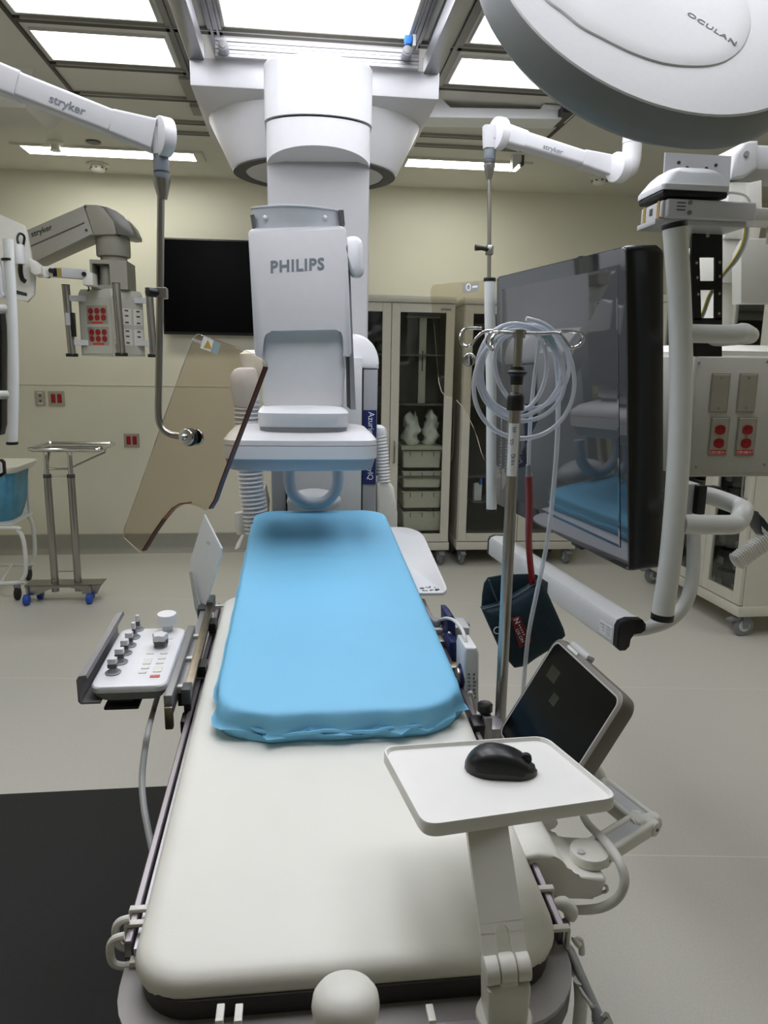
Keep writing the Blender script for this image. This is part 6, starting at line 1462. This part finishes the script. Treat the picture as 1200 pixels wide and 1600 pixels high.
slot_ = [(-.0085, 0)] + [(.0085 * math.cos(PI - PI * k / 10), .0085 * math.sin(PI - PI * k / 10)) for k in range(11)] + [(.0085, 0)]
top_ = [b0_ + bs_ * x + bd_ * (se_ - .001 + y) + bn_ * -.006 for x, y in [(-w_, 0)] + slot_ + [(w_, 0), (w_, .012), (-w_, .012)]]
b.prism(top_, bn_ * .012)
b.obox(b0_, bs_, bd_, bn_, -w_, w_, se_ + .01, Lb_ * 1.0, -.006, .006)
b.build('flat_post', OFFW, TR)
MB().box(b1_.x - .04, b1_.x + .04, b1_.y + .005, b1_.y + .09, zt2 - .024, zt2 - .018, .002).build('tray_plate', LGREY, TR)
for s in (-1, 1): MB().cyl(b0_ + bs_ * s * .011, b0_ + bs_ * s * .0275, .0165, 24, .002).build('hinge_knuckle', OFFW, TR)
MB().cyl(b0_ - bs_ * .0095, b0_ + bs_ * .0095, .0165, 24, .001).build('hinge_core', OFFW, TR)
MB().rloft([(-.062, .024, .02, .004), (-.022, .026, .02, .004), (-.014, .026, .018, .004), (-.012, .012, .016, .004), (.0, .0095, .014, .004)], bs_, Vector((0, 1, 0)), Vector((0, 0, 1)), b0_ + Vector((0, .0, 0)), 4).build('hinge_block', OFFW, TR)
MB().lathe([(.033, -.078), (.034, -.066), (.033, -.063), (.001, -.063)], b0_, (0, 0, 1), 32).build('swivel_disc', OFFW, TR)
MB().box(b0_.x - .036, b0_.x + .036, b0_.y - .036, .715, b0_.z - .12, b0_.z - .078, .004).build('foot_clamp', OFFW, TR)
MB().box(b0_.x - .03, b0_.x + .03, .70, .722, b0_.z - .13, b0_.z - .085, .002).build('clamp_jaw', LGREY, TR)
zm = zt2 - .0053
m0, m1 = PZ(726, 1198, zm), PZ(839, 1208, zm); ml = (m1 - m0); mlen = ml.length; ml.normalize(); ms = Vector((-ml.y, ml.x, 0))
MO = thing('computer_mouse', 'black wireless computer mouse lying on the white tray', 'mouse', (m0 + m1) / 2)
def msec(t, k=1.0):
    u = 2 * t - 1
    w = .0315 * max(.02, (1 - abs(u) ** 2.6)) ** .5 * (1 - .10 * t) * (1 - .07 * math.exp(-((t - .58) / .16) ** 2))
    h = .0355 * max(.03, (1 - abs(((t - .40) / .605) if t > .4 else ((t - .4) / .415)) ** 2.3)) ** (.62 if t < .4 else .80)
    h = max(h, .011 if .03 < t < .985 else .005)
    row = []
    for j in range(25):
        a_ = PI * j / 24; x = -math.cos(a_)
        row.append(m0 + ml * (mlen * t) + ms * (math.copysign(abs(x) ** .75, x) * w * k) + Vector((0, 0, h * math.sin(a_) ** .7 * k)))
    return row + [m0 + ml * (mlen * t) + ms * w * .9 * k, m0 + ml * (mlen * t) - ms * w * .9 * k]
MB().loft([msec(t) for t in (.0, .006, .02, .045, .08, .13, .2, .28, .36, .44, .52, .6, .68, .76, .83, .89, .935, .965, .985, 1.0)]).build('mouse_shell', MOUSEM, MO, ang=60)
near_first = (msec(.5)[2] - Vector((0, 0, CAMH))).length < (msec(.5)[22] - Vector((0, 0, CAMH))).length
ids = (1, 2, 3, 4, 5) if near_first else (23, 22, 21, 20, 19)
MB().loft([[msec(t, 1.012)[k] for k in ids] for t in (.16, .24, .34, .44, .54, .64, .74, .82)], cap=False, closed=False).build('side_grip', mat('mouse_side_rubber', (13, 13, 14), .6, var=.1), MO, ang=60)
wl = m0 + ml * mlen * .84 + Vector((0, 0, .021)); MB().cyl(wl - ms * .004, wl + ms * .004, .008, 16, .001).build('scroll_wheel', RUBBER, MO)
# bundle of cables and a tag at the lower right corner
CBD = thing('cable_bundle', 'pale cables running down past the right front table corner', 'cables', P(900, 1520, .8))
MB().tube([P(884, 1440, .93), P(882, 1470, .88), P(893, 1490, .84), P(910, 1530, .8), P(930, 1575, .77), P(938, 1590, .76)], .0062, 12, 6).build('thick_cable', CABLEG, CBD)
MB().tube([P(888, 1405, .98), P(888, 1450, .92), P(890, 1490, .85), P(901, 1535, .8), P(925, 1572, .77), P(934, 1590, .76)], .0028, 10, 6).build('thin_cable', CABLEW, CBD)
MB().tube([P(906, 1530, .80), P(908, 1565, .80), P(905, 1600, .80), P(900, 1660, .80)], .009, 12, 4).build('conduit', CABLEW, CBD)
MB().tube([P(905, 1478, .845), P(897, 1466, .85), P(907, 1470, .85), P(909, 1490, .85)], .0045, 10, 5).build('cable_eye', OFFW, CBD)
MB().tube([P(928, 1572, .765), P(934, 1588, .76), P(932, 1605, .755)], [.004, .008, .006], 12, 4).build('strain_relief', MGREY, CBD)
yt_ = .755
TG = thing('cable_tag', 'small white printed tag on the cables at the bottom right corner', 'tag', P(940, 1595, yt_))
MB().prism([P(x, y, yt_) for x, y in ((918, 1607), (946, 1580), (951, 1582), (962, 1608), (940, 1630))], (0, .0015, 0)).build('tag_card', PRINTW, TG)
e1 = (P(950, 1588, yt_) - P(934, 1602, yt_)).normalized()
text('lettering', 'PHILIPS', P(943, 1597, yt_ - .0004), e1, Vector((0, 0, 1)).cross(Vector((0, 1, 0))).cross(Vector((0, 1, 0))) if False else (Vector((0, -1, 0)).cross(e1)) if (Vector((0, -1, 0)).cross(e1)).z > 0 else -(Vector((0, -1, 0)).cross(e1)), .0035, INK, TG, ext=.0003, bold=.02)
# black anti-fatigue mat
tag(MB().box(-1.75, -.05, -.3, 2.46, .0005, .012, .003).build('floor_mat', mat('black_mat_rubber', (30, 31, 31), .75, var=.12, scale=60, bump=.2, bscale=400)), 'large black rubber mat on the floor left of the table foot', 'mat')
# ceiling carriage front with bumpers and blue bottle
q = lambda x, y, Y=3.36: P(x, y, Y)
GC = thing('carriage_plate', 'ridged silver carriage plate above the white trolley between the rails', 'carriage', q(495, 80))
for i in range(5):
    z0_, z1_ = q(495, 68 + 6 * (i + .92)).z, q(495, 68 + 6 * i).z
    MB().box(q(336, 80).x, q(655, 80).x, 3.36 + .002 * (i % 2), 3.39, z0_, z1_, .001, 1).build('ridge', ALU, GC)
for x, y, l in ((348, 70, 'left'), (637, 79, 'right')):
    c_ = q(x, y, 3.3); t = thing('rubber_bumper', 'round silver end bumper at the %s end of the ceiling carriage' % l, 'bumper', c_, 'carriage end bumpers')
    MB().cyl(c_, c_ + Vector((0, .05, 0)), .021, 20, .003).build('bumper_drum', MGREY, t); MB().cyl(c_ - Vector((0, .004, 0)), c_, .012, 16).build('bumper_face', STEEL, t)
c_ = q(638, 63, 3.32)
BT = thing('blue_tag', 'small bright blue block beside the right ceiling rail', 'block', c_)
MB().rloft([(-.016, .013, .012, .005), (.0, .018, .014, .005), (.016, .017, .013, .005)], o=c_).build('blue_block', BLUEC, BT)
MB().box(c_.x + .018, c_.x + .03, c_.y - .01, c_.y + .012, c_.z - .022, c_.z + .02).build('clear_holder', OFFW, BT)
EXPO = 0.03
# ------------------------------------------------------------------ world, colour management
w = bpy.data.worlds.new('room_world'); SC.world = w; w.use_nodes = True
w.node_tree.nodes['Background'].inputs['Color'].default_value = (.6, .62, .6, 1)
w.node_tree.nodes['Background'].inputs['Strength'].default_value = .0
SC.view_settings.view_transform = 'Standard'; SC.view_settings.look = 'None'; SC.view_settings.gamma = 1
SC.view_settings.use_curve_mapping = False; SC.view_settings.exposure = EXPO
SC.cycles.max_bounces = 10; SC.cycles.diffuse_bounces = 5; SC.cycles.glossy_bounces = 4; SC.cycles.transparent_max_bounces = 16
SC.cycles.caustics_reflective = False; SC.cycles.caustics_refractive = False
SC.cycles.sample_clamp_indirect = 4
try: SC.cycles.use_denoising = True
except Exception: pass
